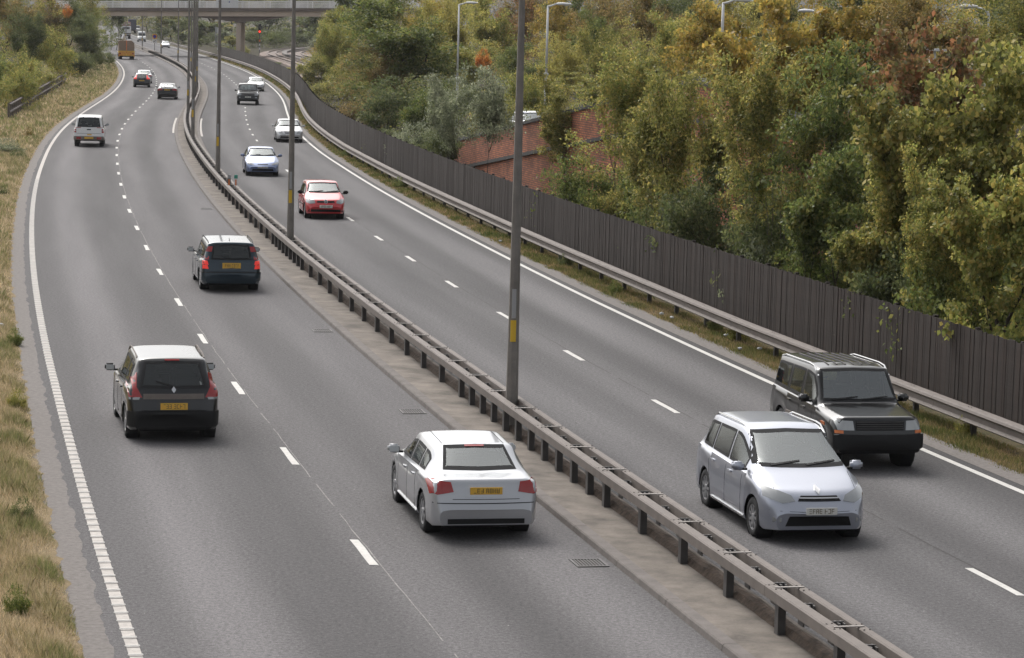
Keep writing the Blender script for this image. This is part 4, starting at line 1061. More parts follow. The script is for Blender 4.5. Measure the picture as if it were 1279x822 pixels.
# weeds on the right verge
for px, py, w, pal, lb in ((655, 300, 26, 'mid', 'leafy green weed at the fence behind the nearest lamp column'), (706, 333, 24, 'dark', 'green weed patch under the guard rail left of the litter'), (895, 414, 24, 'mid', 'tall green weed in front of the guard rail'),
                           (925, 425, 40, 'olive', 'olive weed tuft by the guard rail near the black off roader'), (768, 368, 20, 'mid', 'small green weed on the verge by the dropped litter'), (1205, 545, 30, 'olive', 'weed tuft below the guard rail at the right'),
                           (500, 235, 26, 'mid', 'green weed on the verge right of the red hatchback'), (434, 196, 18, 'mid', 'green weed on the verge beside the white saloon'), (1020, 470, 26, 'brown', 'brown weed behind the black off roader'),
                           (18, 432, 26, 'mid', 'small green weed in the straw grass level with the teal estate car'), (22, 512, 30, 'olive', 'olive weed in the dry grass left of the black people carrier'), 
                           (28, 655, 36, 'dark', 'dark green weed clump in the lower left verge'), (20, 770, 40, 'mid', 'green weed clump in the lower left corner')):
    q = survey(px, py); TT_ = T('low', px, py - w * .55, q.y, w, pal, lb, 'weed', 'weed')

# ---------------------------------------------------------------- grass
def grass(name, regions, m, seed, label):
    """regions: (Y0, Y1, inner line, d0, d1, count, blade height, blade width)"""
    r = np.random.default_rng(seed); VV, RN, CC = [], [], []
    for (y0, y1, k, d0, d1, n, h, w) in regions:
        u = r.random(n); Yv = y0 * (y1 / y0) ** u; d = d0 + (d1 - d0) * r.random(n)
        sl = np.interp(Yv, _fy, _ft); c = 1 / np.sqrt(1 + sl ** 2); o_ = np.interp(Yv, *OFFS[k])
        X = np.interp(Yv, _fy, _fx) + (o_ + d) / c
        # patchiness
        pn = np.sin(X * 1.9 + 3 * np.sin(Yv * .55)) * np.cos(Yv * .9 + 2 * np.sin(X * .8)) + .6 * np.sin(X * 5.1 + Yv * 3.3)
        edge = np.clip(np.minimum(np.abs(d - d0), np.abs(d1 - d)) / .25, .35, 1)
        hh = h * (.35 + .65 * r.random(n)) * (1 + .35 * pn) * edge; ww = w * (.6 + .8 * r.random(n)) * (Yv / 60 * .5 + .5)
        a = r.random(n) * 6.283; ux, uy = np.cos(a), np.sin(a); ln = hh * (.1 + .5 * r.random(n)); la = r.random(n) * 6.283
        base = np.stack([X, Yv, np.full(n, -.02)], 1); side = np.stack([ux, uy, np.zeros(n)], 1) * (ww / 2)[:, None]
        lean = np.stack([np.cos(la) * ln, np.sin(la) * ln, hh], 1)
        V = np.stack([base - side, base + side, base + side * .8 + lean * np.array([.35, .35, .6]), base + lean, base - side * .8 + lean * np.array([.35, .35, .6])], 1)
        VV.append(V); RN.append(np.clip(.5 + .28 * pn * -1 + .3 * r.normal(size=n) * .8, 0, 1)); CC.append(r.random(n))
    V = np.concatenate(VV); n = len(V); me = bpy.data.meshes.new(name)
    me.vertices.add(n * 5); me.vertices.foreach_set('co', V.astype(np.float32).ravel()); me.loops.add(n * 5); me.loops.foreach_set('vertex_index', np.arange(n * 5, dtype=np.int32))
    me.polygons.add(n); me.polygons.foreach_set('loop_start', np.arange(0, n * 5, 5, dtype=np.int32)); me.update(calc_edges=True)
    for nm, arr in (('rnd', RN), ('cl', CC)): me.attributes.new(nm, 'FLOAT', 'FACE').data.foreach_set('value', np.concatenate(arr).astype(np.float32))
    return tag(mesh_obj(name, me, m), label, 'grass', kind='stuff')
grass('verge_grass', [(32, 75, 'left_line', -3.2, -.66, 150000, .24, .010), (70, 170, 'left_line', -5.5, -.70, 90000, .34, .026), (150, 400, 'left_line', -11, -.8, 70000, .42, .08)], grassmat, 3, 'long dry straw coloured grass on the left verge')
grass('roadside_grass', [(40, 100, 'right_line', .62, 2.1, 70000, .14, .012), (90, 240, 'right_line', .65, 1.7, 40000, .18, .03), (220, 480, 'right_line', .7, 1.7, 14000, .25, .08)], grassgmat, 5, 'short green and brown grass between the right edge line and the guard rail')

# dropped litter
for px, py, lb in ((826, 397, 'crumpled white litter on the right verge, larger piece by the guard rail'), (839, 402, 'small pale litter just right of the larger crumpled piece'), (924, 441, 'pointed scrap of white litter on the verge left of the black off roader'),
                   (907, 424, 'small scrap of litter in the grass under the guard rail'), (949, 441, 'thin white scrap on the verge next to the black off roader'), (625, 305, 'small white scrap on the verge by the nearest lamp column'), (2, 411, 'small white scrap in the grass at the left edge')):
    q = survey(px, py); bm = bmesh.new(); bmesh.ops.create_icosphere(bm, subdivisions=2, radius=.07)
    for v in bm.verts: v.co *= .7 + .8 * abs(noise.noise(v.co * 14 + q)); v.co.z *= .6
    me = bpy.data.meshes.new('litter'); bm.to_mesh(me); bm.free(); tag(mesh_obj('litter', me, M['litter'], loc=(q.x, q.y, .12)), lb, 'litter')

# ---------------------------------------------------------------- white street lamps on the raised bank
def street_lamp(px, py, Y, side, label, curved=False, w=1.0):
    top = ray_at(px, py, Y); zb = ground_z(top.x, Y) - .3; H = top.z - zb
    t = thing('street_lamp', label, 'street lamp', (top.x, Y, zb), 0.0, 'white street lamps on the raised bank')
    if curved:
        MB().tube([(0, 0, 0), (0, 0, H * .5)], .07, 10).build('lower_shaft', M['white'], t, True)
        MB().tube([(0, 0, H * .5), (0, 0, H - .32), (side * .06, 0, H - .12), (side * .22, 0, H - .02), (side * .5, 0, H + .04)], [.055, .05, .045, .04, .04], 8).build('arm', M['white'], t, True)
        hx0, hx1, hz = side * .45, side * 1.1, H + .05
    else:
        MB().tube([(0, 0, 0), (0, 0, H * .5), (0, 0, H * .5 + .05)], [.08, .08, .07], 10).build('lower_shaft', M['white'], t, True)
        MB().lathe([(.08, 0), (.12, .03), (.12, .11), (.065, .15)], 12, 'z', (0, 0, H * .5)).build('collar', M['white'], t, True)
        MB().tube([(0, 0, H * .5), (0, 0, H)], [.06, .05], 10).build('upper_shaft', M['white'], t, True)
        MB().tube([(-side * .03, 0, H - .04), (side * .18, 0, H + .02), (side * .42, 0, H + .12)], [.055, .045, .04], 8).build('arm', M['white'], t, True)
        hx0, hx1, hz = side * .38, side * 1.12, H + .10
    h = MB(); n = 10; prof = []
    for i in range(n + 1):
        u = i / n; r = math.sin(math.pi * min(1, .12 + .80 * u)) ** .5; x = hx0 + (hx1 - hx0) * u
        for j in range(10):
            a = 2 * math.pi * j / 10; h.v.append((x, .13 * r * math.cos(a), hz + (.095 if math.sin(a) > 0 else .05) * r * math.sin(a)))
    for i in range(n):
        for j in range(10): j2 = (j + 1) % 10; h.f.append((i * 10 + j, i * 10 + j2, i * 10 + 10 + j2, i * 10 + 10 + j))
    h.f += [tuple(range(10)), tuple(n * 10 + j for j in range(10))[::-1]]
    h.build('lantern', M['white'], t, True)
    g = MB(); c = (hx0 * .35 + hx1 * .65); g.lathe([(.0, -.075), (.06, -.07), (.10, -.045), (.11, -.02)], 12, 'z', (c, 0, hz)); g.build('lens', M['lampgl'], t, True)
street_lamp(573.5, 5.5, 165, 1, 'straight white street lamp on the left, between the olive forked tree and the orange bush')
street_lamp(684.5, 7.5, 134, 1, 'straight white street lamp with a collar just right of the nearest lamp column')
street_lamp(903.5, 3.5, 104, 1, 'straight white street lamp half hidden left of the golden tree')
street_lamp(1029.5, 16, 116, -1, 'slim white street lamp with a curved arm right of the golden tree', True)
street_lamp(1236, 11, 100, -1, 'slim white street lamp with a curved arm at the top right corner', True)
p = ray_at(1165, 64, 90); t = thing('bus_shelter_post', 'white post with a flat cap half hidden behind the reddish maple', 'post', (p.x, 90, 4.5))
MB().box(-.10, .10, -.1, .1, 0, p.z - 4.5).build('shaft', M['white'], t); MB().box(-.22, .42, -.3, .3, p.z - 4.5, p.z - 4.42, .01).build('flat_cap', M['white'], t)

# ---------------------------------------------------------------- cars
def _smooth_profile(pts, xs, sig):
    fx = np.arange(-.6, xs[-1] + .6, .01); px, py = zip(*pts); f = np.interp(fx, px, py)
    k = np.exp(-.5 * (np.arange(-30, 31) * .01 / sig) ** 2); k /= k.sum(); f2 = np.convolve(np.pad(f, 30, mode='edge'), k, 'valid')
    return np.interp(xs, fx, f2)

class Car:
    def __init__(s, name, label, cat, sp, body_mat, group=None):
        s.sp = sp; s.t = thing(name, label, cat, group=group); L, W, H = sp['L'], sp['W'], sp['H']; s.L, s.W, s.H = L, W, H
        r = sp.get('r', .31); xr, xf = sp['ro'], sp['ro'] + sp['wb']; s.xr, s.xf, s.r = xr, xf, r
        g = lambda k, d: sp.get(k, d)
        cowlx, wsx, cowlz, hoodz = sp['cowlx'], sp['wsx'], sp['cowlz'], sp['hoodz']
        rbx, rbz, rtx = sp['rbx'], sp['rbz'], sp['rtx']; tailz = g('tailz', rbz - .04); bz = g('bumpz', .60)
        top = [(0, .46), (.025, bz - .06), (.06, bz), (g('tailx', .09), bz + .04), (g('tailx', .09) + .03, tailz), (rbx, rbz), (rtx, H - .045), (L * .5, H), (L - wsx, H - .05), (L - cowlx, cowlz),
               (L - g('nose', .28), hoodz), (L - .10, hoodz - .13), (L - .03, .55), (L, .46)]
        br, bf = g('beltr', .95), g('beltf', .90)
        belt = [(0, .43), (.06, bz - .03), (g('tailx', .09) + .03, tailz - .05), (max(rbx, .3), min(br, 9)), (L - cowlx, bf), (L - .35, hoodz - .07), (L - .1, hoodz - .2), (L, .43)]
        pl = g('plan', [(0, .80), (.05, .88), (.22, .955), (.9, 1), (L - 1.1, 1), (L - .5, .955), (L - .15, .87), (L, .74)])
        xs = set(np.round(np.concatenate([np.arange(0, .4, .03), np.arange(.4, L - .5, .07), np.arange(L - .5, L, .03), [L]]), 4).tolist())
        ra = r + .055
        for xw in (xr, xf):
            for a in np.linspace(0, math.pi, 15): xs.add(round(float(xw + ra * math.cos(a)), 4))
            xs.add(round(xw + ra + .004, 4)); xs.add(round(xw - ra - .004, 4))
        xs = np.array(sorted(x for x in xs if 0 <= x <= L))
        sg = g('soft', .045)
        T_, B_, P_ = _smooth_profile(top, xs, sg), _smooth_profile(belt, xs, .05), _smooth_profile(pl, xs, .06) * W / 2
        B_ = np.minimum(B_, T_ - .03); tum = g('tum', .76); sill = g('sill', .20)
        s.top = lambda x: float(np.interp(x, xs, T_)); s.belt = lambda x: float(np.interp(x, xs, B_)); s.wid = lambda x: float(np.interp(x, xs, P_))
        mb = MB(); rows = None
        for x, zt, zb, w in zip(xs, T_, B_, P_):
            z0 = sill + .06 * max(0, 1 - x / .4) + .04 * max(0, 1 - (L - x) / .4); arch = False
            for xw in (xr, xf):
                if abs(x - xw) <= ra + 1e-6: z0 = max(z0, r + math.sqrt(max(0, ra * ra - (x - xw) ** 2))); arch = True
            z0 = min(z0, zb - .05); k = min(1, max(0, (zt - zb - .03) / (H - .95 - .1))); k2 = min(1, k * 1.6)
            wr = w * (.82 + (tum - .82) * k2); drop = .075 * k + .008
            hgt = zb - z0
            sec = [(w * (.985 if arch else .93), z0), (w * .985, z0 + min(.05, hgt * .2)), (w * 1.0, z0 + hgt * .35), (w * 1.0, z0 + hgt * .62), (w * .992, z0 + hgt * .82), (w * .965, zb - .012), (w * .935, zb + .006)]
            y0_, z0_ = w * .93, zb + .006
            for t in (.12, .25, .38, .52, .66, .82, 1.0): sec.append((y0_ + (wr - y0_) * t ** 1.15, z0_ + (zt - drop - z0_) * t))
            sec += [(wr * .96, zt - drop * .55), (wr * .90, zt - drop * .36), (wr * .82, zt - drop * .25), (wr * .72, zt - drop * .17), (wr * .6, zt - drop * .1), (wr * .48, zt - drop * .065), (wr * .36, zt - drop * .04), (wr * .24, zt - drop * .02), (wr * .12, zt - drop * .006), (0, zt)]
            ring = [(y, z) for y, z in sec] + [(-y, z) for y, z in sec[-2::-1]]; rows = len(ring)
            for y, z in ring:
                q = (y / (W / 2)) ** 2; xx = x
                if x > L - .7: xx -= g('bow', .20) * q * ((x - (L - .7)) / .7) ** 1.5
                if x < .5: xx += g('bowr', .10) * q * ((.5 - x) / .5) ** 1.5
                mb.v.append((xx - L / 2, y, z))
        n = len(xs)
        for i in range(n - 1):
            for j in range(rows - 1): q = i * rows + j; mb.f.append((q, q + 1, q + rows + 1, q + rows))
        mb.f += [tuple(range(rows)), tuple((n - 1) * rows + j for j in range(rows))[::-1]]
        me = mb.mesh('body'); autosmooth(me, 42)
        s.cuts = []; s.mb = mb; s.body = mesh_obj('body', me, body_mat, s.t); s.bvh = BVHTree.FromPolygons([Vector(v) for v in mb.v], mb.f)
        s.paint = body_mat
        # underside, wheel arch liners, wheels
        MB().box(-L / 2 + .35, L / 2 - .35, -W / 2 + .27, W / 2 - .27, sill - .02, .62).build('underbody', M['under'], s.t)
        MB().box(xr - L / 2 + ra + .02, xf - L / 2 - ra - .02, -W / 2 + .06, W / 2 - .06, sill, sill + .10).build('sill', M['dark'], s.t)
        for xw, nm in ((xr, 'r'), (xf, 'f')):
            for sd_ in (-1, 1): s.wheel(xw - L / 2, sd_, r)
        s.wheels_done = True
    def wheel(s, x, sd_, r):
        W = s.W; yo = sd_ * (W / 2 - .035); yi = sd_ * (W / 2 - .235)
        MB().lathe([(0, sd_ * (W / 2 - .30)), (r + .05, sd_ * (W / 2 - .30)), (r + .05, sd_ * (W / 2 - .05))], 20, 'y', (x, 0, r)).build('arch_liner', M['under'], s.t)
        tw = MB().lathe([(r * .62, yi), (r * .93, yi), (r, yi + sd_ * .025), (r, yo - sd_ * .025), (r * .93, yo), (r * .66, yo - sd_ * .004), (r * .62, yo - sd_ * .02)], 28, 'y', (0, 0, 0)).build('wheel', M['tyre'], s.t, True, loc=(x, 0, r))
        rm = MB().lathe([(r * .66, yo - sd_ * .006), (r * .60, yo - sd_ * .012), (r * .58, yo - sd_ * .06)], 28, 'y')
        for k in range(s.sp.get('spokes', 7)):
            a = Matrix.Rotation(2 * math.pi * k / s.sp.get('spokes', 7), 4, 'Y'); y0, y1 = sorted((yo - sd_ * .035, yo - sd_ * .012))
            rm.box(.04, r * .61, y0, y1, -.022, .022, M_=a)
        y0, y1 = sorted((yo - sd_ * .04, yo - sd_ * .006)); rm.lathe([(0, y0 if sd_ < 0 else y1), (.055, y0 if sd_ < 0 else y1), (.06, (y0 + y1) / 2)], 12, 'y')
        rm.build('rim', M[s.sp.get('rim', 'rim')], tw)
        MB().lathe([(0, yo - sd_ * .07), (r * .6, yo - sd_ * .07)], 16, 'y').build('brake_disc', M['under'], tw)
    # ---- pieces laid on the body: outline in (across, height), dropped onto the shell along an axis and given thickness
    def patch(s, name, poly, axis, m, lift=.006, thick=.03, parent=None, label=None, grid=.07):
        out = []
        for i, p in enumerate(poly):
            q = poly[(i + 1) % len(poly)]; d = math.hypot(q[0] - p[0], q[1] - p[1]); k = max(1, int(d / grid))
            for j in range(k): out.append((p[0] + (q[0] - p[0]) * j / k, p[1] + (q[1] - p[1]) * j / k))
        nb = len(out); pane = m in (M['glass'], M['glassl']) and s.t.get('category') in ('car', 'pickup')
        xs_ = [p[0] for p in out]; ys_ = [p[1] for p in out]; pts = [Vector(p) for p in out]
        def inside(x, y, mg):
            c = False
            for i in range(nb):
                (x1, y1), (x2, y2) = out[i], out[(i + 1) % nb]
                if (y1 > y) != (y2 > y) and x < (x2 - x1) * (y - y1) / (y2 - y1) + x1: c = not c
                if math.hypot(x - x1, y - y1) < mg: return False
            return c
        gx = np.arange(min(xs_) + grid / 2, max(xs_), grid); gy = np.arange(min(ys_) + grid / 2, max(ys_), grid)
        for a in gx:
            for b in gy:
                if inside(a, b, grid * .4): pts.append(Vector((a, b)))
        cons = []; inner = None
        if pane:
            if Vector((0, 0)) is not None: s.cuts.append((axis, list(out)))
            area = sum(out[i][0] * out[(i + 1) % nb][1] - out[(i + 1) % nb][0] * out[i][1] for i in range(nb)); sg_ = 1 if area > 0 else -1
            inner = []
            for i in range(nb):
                a_, b_ = out[i - 1], out[(i + 1) % nb]; tx, ty = b_[0] - a_[0], b_[1] - a_[1]; l_ = math.hypot(tx, ty) + 1e-9
                inner.append((out[i][0] - ty / l_ * sg_ * .05, out[i][1] + tx / l_ * sg_ * .05))
            pts = pts[:nb] + [Vector(q) for q in inner] + [q for q in pts[nb:] if all(math.hypot(q.x - i_[0], q.y - i_[1]) > grid * .35 for i_ in inner)]
            cons = [(nb + i, nb + (i + 1) % nb) for i in range(nb)]
        try: vs, es, fs, *_ = delaunay_2d_cdt(pts, cons, [list(range(nb))], 1, 1e-5)
        except Exception: return None
        if len(vs) < 3: return None
        D = {'f': Vector((-1, 0, 0)), 'r': Vector((1, 0, 0)), 'l': Vector((0, -1, 0)), 's': Vector((0, 1, 0)), 't': Vector((0, 0, -1))}[axis]
        P3, N3 = [], []
        for v in vs:
            a, b = v.x, v.y
            o = {'f': Vector((5, a, b)), 'r': Vector((-5, a, b)), 'l': Vector((a, 3, b)), 's': Vector((a, -3, b)), 't': Vector((a, b, 5))}[axis]
            h = s.bvh.ray_cast(o, D)
            if h[0] is None: 
                h = s.bvh.find_nearest(o + D * 4.0)
                P3.append(h[0]); N3.append(-D)
            else:
                nn = h[1] if h[1].dot(D) < 0 else -h[1]; P3.append(h[0]); N3.append(nn)
        mb = MB(); mb.v = [tuple(p + n * lift) for p, n in zip(P3, N3)]; fs2 = []
        for f in fs:
            f = list(f); a, b, c = (Vector(mb.v[f[0]]), Vector(mb.v[f[1]]), Vector(mb.v[f[2]]))
            if (b - a).cross(c - a).dot(D) > 0: f = f[::-1]
            fs2.append(tuple(f))
        edges = {}
        for f in fs2:
            for i in range(len(f)): e = (f[i], f[(i + 1) % len(f)]); edges[e] = edges.get(e, 0) + 1
        base = len(mb.v); mb.v += [tuple(p - n * (thick - lift)) for p, n in zip(P3, N3)]
        for (a, b) in list(edges):
            if (b, a) not in edges: fs2.append((b, a, a + base, b + base))
        band = None
        if pane:
            def ins(x, y):
                c = False
                for i in range(nb):
                    (x1, y1), (x2, y2) = inner[i], inner[(i + 1) % nb]
                    if (y1 > y) != (y2 > y) and x < (x2 - x1) * (y - y1) / (y2 - y1) + x1: c = not c
                return c
            cen = lambda f: (sum(vs[i].x for i in f) / len(f), sum(vs[i].y for i in f) / len(f))
            g_ = [f for f in fs2 if max(f) < base and ins(*cen(f))]; rest = [f for f in fs2 if not (max(f) < base and ins(*cen(f)))]
            if g_:
                bm_ = MB(); bm_.v = list(mb.v); bm_.f = rest; band = bm_; fs2 = g_
        mb.f = fs2; me = mb.mesh(name); autosmooth(me, 40)
        o = mesh_obj(name, me, m, parent or s.t)
        if band is not None:
            bme = band.mesh('window_surround'); autosmooth(bme, 40); mesh_obj('window_surround', bme, M['seam'], o)
        if label: o['label'] = label
        return o
    def both(s, name, poly, axis, m, **k):
        """a left and right pair; poly given for the +across side"""
        if axis in ('f', 'r', 't'):
            a = s.patch(name, poly, axis, m, **k); b = s.patch(name, ([(-p[0], p[1]) for p in poly] if axis != 't' else [(p[0], -p[1]) for p in poly])[::-1], axis, m, **k)
        else: a = s.patch(name, poly, 'l', m, **k); b = s.patch(name, poly, 's', m, **k)
        return a, b
    def plate(s, axis, zc, m, w=.52, h=.115, tilt=0):
        D = -1 if axis == 'f' else 1; o = s.bvh.ray_cast(Vector((-5 * D, 0, zc)), Vector((D, 0, 0)))[0]
        x = o.x - D * .018; pb = MB().box(x - .008, x + .008, -w / 2, w / 2, zc - h / 2, zc + h / 2, .003).build('number_plate', m, s.t)
        xo = x - D * .009; ch = MB(); R_ = random.Random(int(s.L * 100)); yy = -w / 2 + .05
        for k in range(7):
            if k == 4: yy += .03
            cw = .042; z0, z1 = zc - h * .32, zc + h * .32
            for a in ((0, .010, 0, 1), (cw - .010, cw, 0, 1), (0, cw, 0, .13), (0, cw, .87, 1), (0, cw, .44, .56)):
                if R_.random() < .68: ch.box(min(xo, xo - D * .002), max(xo, xo - D * .002), yy + a[0], yy + a[1], z0 + (z1 - z0) * a[2], z0 + (z1 - z0) * a[3])
            yy += .057
        ch.build('plate_characters', M['platechar'], pb)
        return x
    def mirrors(s, m):
        x = s.L / 2 - s.sp['cowlx'] - s.sp.get('mirx', .38); z = s.belt(x + s.L / 2) + .11
        for sd_ in (-1, 1):
            y = sd_ * (s.wid(x + s.L / 2) + .10)
            b = MB().box(x - .07, x + .08, y - .10, y + .10, z - .07, z + .07, .035); o = b.build('mirror', m, s.t, True)
            MB().box(x - .03, x + .03, min(y, y - sd_ * .16), max(y, y - sd_ * .16), z - .075, z - .04).build('mirror_arm', M['dark'], o)
            MB().box(x - .078, x - .068, y - .08, y + .08, z - .05, z + .05).build('mirror_glass', M['lampgl'], o)
    def side_glass(s, pillars, z1=None, m='glass', rear_in=0.0):
        """pillars: x positions from the rear where panes start and stop [(x0, x1), ...] listed rear to front"""
        L = s.L; H = s.H; zt = (z1 or H - .15)
        for (a, b) in pillars:
            def clampz(x): return min(zt, s.top(x) - .14)
            n = 6; xs_ = np.linspace(a, b, n); up_ = [(x - L / 2, clampz(x)) for x in xs_]; lo = [(x - L / 2, s.belt(x) + .035) for x in xs_]
            up_ = [(x, max(z, l[1] + .02)) for (x, z), l in zip(up_, lo)]
            s.both('side_window', lo + up_[::-1], 'l', M[m], lift=.005)
    def seams(s, xs_, z0=.30):
        for x in xs_:
            xx = x - s.L / 2; s.both('door_seam', [(xx - .006, z0), (xx + .006, z0), (xx + .006, s.belt(x) - .01), (xx - .006, s.belt(x) - .01)], 'l', M['seam'], lift=.0025, thick=.01, grid=.12)
    def handles(s, xs_):
        for x in xs_:
            xx = x - s.L / 2; z = s.belt(x) - .12; s.both('door_handle', [(xx - .09, z - .012), (xx + .09, z - .012), (xx + .09, z + .014), (xx - .09, z + .014)], 'l', s.paint, lift=.028, thick=.03)
    def windscreen(s, m='glassl', inset=.085, z0=None, z1=None, tw=None):
        L = s.L; x0 = L - s.sp['cowlx']; a = z0 or s.top(x0) + .035; b = z1 or s.H - .085; w0 = s.wid(x0) * .93 - inset; w1 = tw or s.wid(L - s.sp['wsx']) * s.sp.get('tum', .76) - inset * .75
        o = s.patch('windscreen', [(-w0, a), (-w0 * .5, a - .015), (0, a - .02), (w0 * .5, a - .015), (w0, a), (w1, b), (0, b + .02), (-w1, b)], 'f', M[m], lift=.004, thick=.02)
        for y0, y1 in ((-.55, -.02), (.05, .58)):
            s.patch('wiper', [(y0, a + .02), (y0 + .02, a + .00), (y1, a + .055), (y1, a + .07)], 'f', M['dark'], lift=.016, thick=.015, grid=.2)
        return o
    def rear_glass(s, z0, z1, w0, w1, m='glass', wiper=True, name='rear_window'):
        o = s.patch(name, [(-w0, z0), (0, z0 - .015), (w0, z0), (w1, z1), (0, z1 + .012), (-w1, z1)], 'r', M[m], lift=.004, thick=.02)
        if wiper: s.patch('wiper', [(-.02, z0 + .03), (.0, z0 + .015), (.34, z0 + .10), (.33, z0 + .12)], 'r', M['dark'], lift=.016, thick=.015, grid=.2)
        return o
    def fit_out(s):
        """open the shell under the panes and furnish the cabin"""
        def ins(poly, x, y):
            c = False; n = len(poly)
            for i in range(n):
                (x1, y1), (x2, y2) = poly[i], poly[(i + 1) % n]
                if (y1 > y) != (y2 > y) and x < (x2 - x1) * (y - y1) / (y2 - y1) + x1: c = not c
            return c
        keep = []
        for f in s.mb.f:
            V = [Vector(s.mb.v[i]) for i in f]; drop = False
            if len(f) == 4:
                c = sum(V, Vector()) / 4
                n = (V[1] - V[0]).cross(V[3] - V[0])
                if n.length > 0: n.normalize()
                if n.dot(Vector((c.x * .3, c.y, c.z - .8))) < 0: n = -n
                for ax, poly in s.cuts:
                    if ax in 'fr':
                        if (n.x if ax == 'f' else -n.x) < .12 or (c.x > 0) != (ax == 'f'): continue
                        if all(ins(poly, v.y, v.z) for v in V): drop = True
                    elif ax in 'ls':
                        if (c.y > 0) != (ax == 'l') or abs(n.y) < .35: continue
                        if all(ins(poly, v.x, v.z) for v in V): drop = True
                    if drop: break
            if not drop: keep.append(f)
        mb = MB(); mb.v = s.mb.v; mb.f = keep; me = mb.mesh('body'); autosmooth(me, 42); me.materials.append(s.paint); s.body.data = me
        L, W, H = s.L, s.W, s.H; xd = L / 2 - s.sp['cowlx'] - .28
        MB().box(xd - .12, xd + .30, -W / 2 + .16, W / 2 - .16, .62, s.sp.get('beltf', .9) - .03, .04).build('dashboard', M['seam'], s.t)
        MB().box(-L / 2 + .32, xd, -W / 2 + .14, W / 2 - .14, .60, .66).build('cabin_floor', M['seam'], s.t)
        hz_ = min(H - .26, s.sp.get('beltf', .9) + .30)
        for sx in (xd - .85, xd - 1.70):
            if sx < -L / 2 + .55: continue
            for sy in (-1, 1):
                st = MB().box(sx - .10, sx + .06, sy * .36 - .24, sy * .36 + .24, .62, hz_ - .14, .05).box(sx, sx + .48, sy * .36 - .24, sy * .36 + .24, .62, .74, .04).build('seat', M['fabric'], s.t)
                MB().box(sx - .10, sx - .02, sy * .36 - .13, sy * .36 + .13, hz_ - .11, hz_ + .05, .03).build('headrest', M['fabric'], st)
        R_ = Matrix.Translation((xd - .22, -.36, .90)) @ Matrix.Rotation(math.radians(-62), 4, 'Y'); c = MB(); c.tube([R_ @ Vector((.18 * math.cos(a), .18 * math.sin(a), 0)) for a in np.linspace(0, 6.283, 17)], .014, 5); c.build('steering_wheel', M['seam'], s.t)
        # shut lines of bonnet and bumpers
        g0 = L / 2 - s.sp['cowlx'] + .05; g1 = L / 2 - s.sp.get('nose', .28) - .02; w = s.wid(L - .7) * .80
        s.both('bonnet_seam', [(g0, w), (g1, w * .93), (g1, w * .93 + .008), (g0, w + .008)], 't', M['seam'], lift=.0025, thick=.008, grid=.15)
        for ax, zz in (('f', .54), ('r', .60)):
            yy = s.W / 2 * .86; s.patch('bumper_seam', [(-yy, zz), (yy, zz), (yy, zz + .007), (-yy, zz + .007)], ax, M['seam'], lift=.0025, thick=.008, grid=.15)
    def put(s, P, h, axle='rear', dx=0.0):
        if s.t.get('category') in ('car', 'pickup'): s.fit_out()
        """stand the car with the middle of that axle at P, heading h"""
        a = (s.xr if axle == 'rear' else s.xf) - s.L / 2 + dx
        s.t.location = (P[0] - math.cos(h) * a, P[1] - math.sin(h) * a, .004); s.t.rotation_euler = (0, 0, h); return s
    def rail_bars(s, x0, x1, yk=.93, m='chrome'):
        for sd_ in (-1, 1):
            pts = []
            for i in range(9):
                x = x0 + (x1 - x0) * i / 8; w = s.wid(x) * s.sp.get('tum', .76) * yk; h = s.bvh.ray_cast(Vector((x - s.L / 2, sd_ * w, 5)), Vector((0, 0, -1)))[0]
                pts.append((x - s.L / 2, sd_ * w, (h.z if h else s.H) + (.045 if 0 < i < 8 else .0)))
            MB().tube(pts, .016, 6).build('roof_rail', M[m], s.t)
def rect(y0, y1, z0, z1): return [(y0, z0), (y1, z0), (y1, z1), (y0, z1)]
def hd(Y): return heading(Y)

P_black = paint('black car paint', (0.003, 0.003, 0.0035), .0); P_teal = paint('dark teal paint', (0.007, 0.024, 0.038), .1); P_silver = paint('silver paint', (0.42, 0.43, 0.45), .55)
P_silver2 = paint('cool silver paint', (0.40, 0.42, 0.48), .55); P_red = paint('red paint', (0.52, 0.025, 0.03), .1); P_blue = paint('light blue paint', (0.17, 0.22, 0.37), .4)
P_white = paint('white car paint', (0.68, 0.68, 0.67), .0); P_pale = paint('pale silver paint', (0.5, 0.51, 0.52), .4); P_grey = paint('dark grey paint', (0.018, 0.019, 0.022), .1)

# 1. black people carrier, rear view
c = Car('people_carrier', 'black people carrier with a yellow plate driving away in the near left lane', 'car',
        dict(L=4.5, W=1.81, H=1.62, wb=2.74, ro=.86, r=.32, cowlx=1.05, wsx=1.95, cowlz=1.06, hoodz=.82, rbx=.16, rbz=1.02, rtx=.62, tailx=.08, beltr=1.04, beltf=.96, tum=.74, bumpz=.66), P_black)
c.windscreen(); c.rear_glass(1.04, 1.50, .64, .53); c.side_glass([(.75, 1.35), (1.42, 2.25), (2.32, 3.15)]); c.mirrors(M['dark']); c.seams([1.38, 2.28, 3.2]); c.handles([1.6, 2.55])
c.both('tail_light', [(.60, .86), (.84, .86), (.86, 1.02), (.80, 1.30), (.68, 1.30), (.70, 1.05)], 'r', M['red'], lift=.015)
c.both('indicator_lens', [(.66, .82), (.84, .82), (.84, .865), (.64, .865)], 'r', M['lens'], lift=.016)
c.patch('tailgate_reflection', rect(-.58, .58, .83, .93), 'r', M['galv'], lift=.012); c.patch('bumper', rect(-.86, .86, .30, .60), 'r', M['dark'], lift=.02)  # grey band is a painted reflection across the black tailgate
c.patch('high_brake_light', rect(-.14, .14, 1.515, 1.54), 'r', M['red'], lift=.012); c.plate('r', .70, M['plate_y'], .52, .13)
c.patch('badge', [(0, 1.0 - .06), (.045, 1.0), (0, 1.06), (-.045, 1.0)], 'r', M['chrome'], lift=.022)
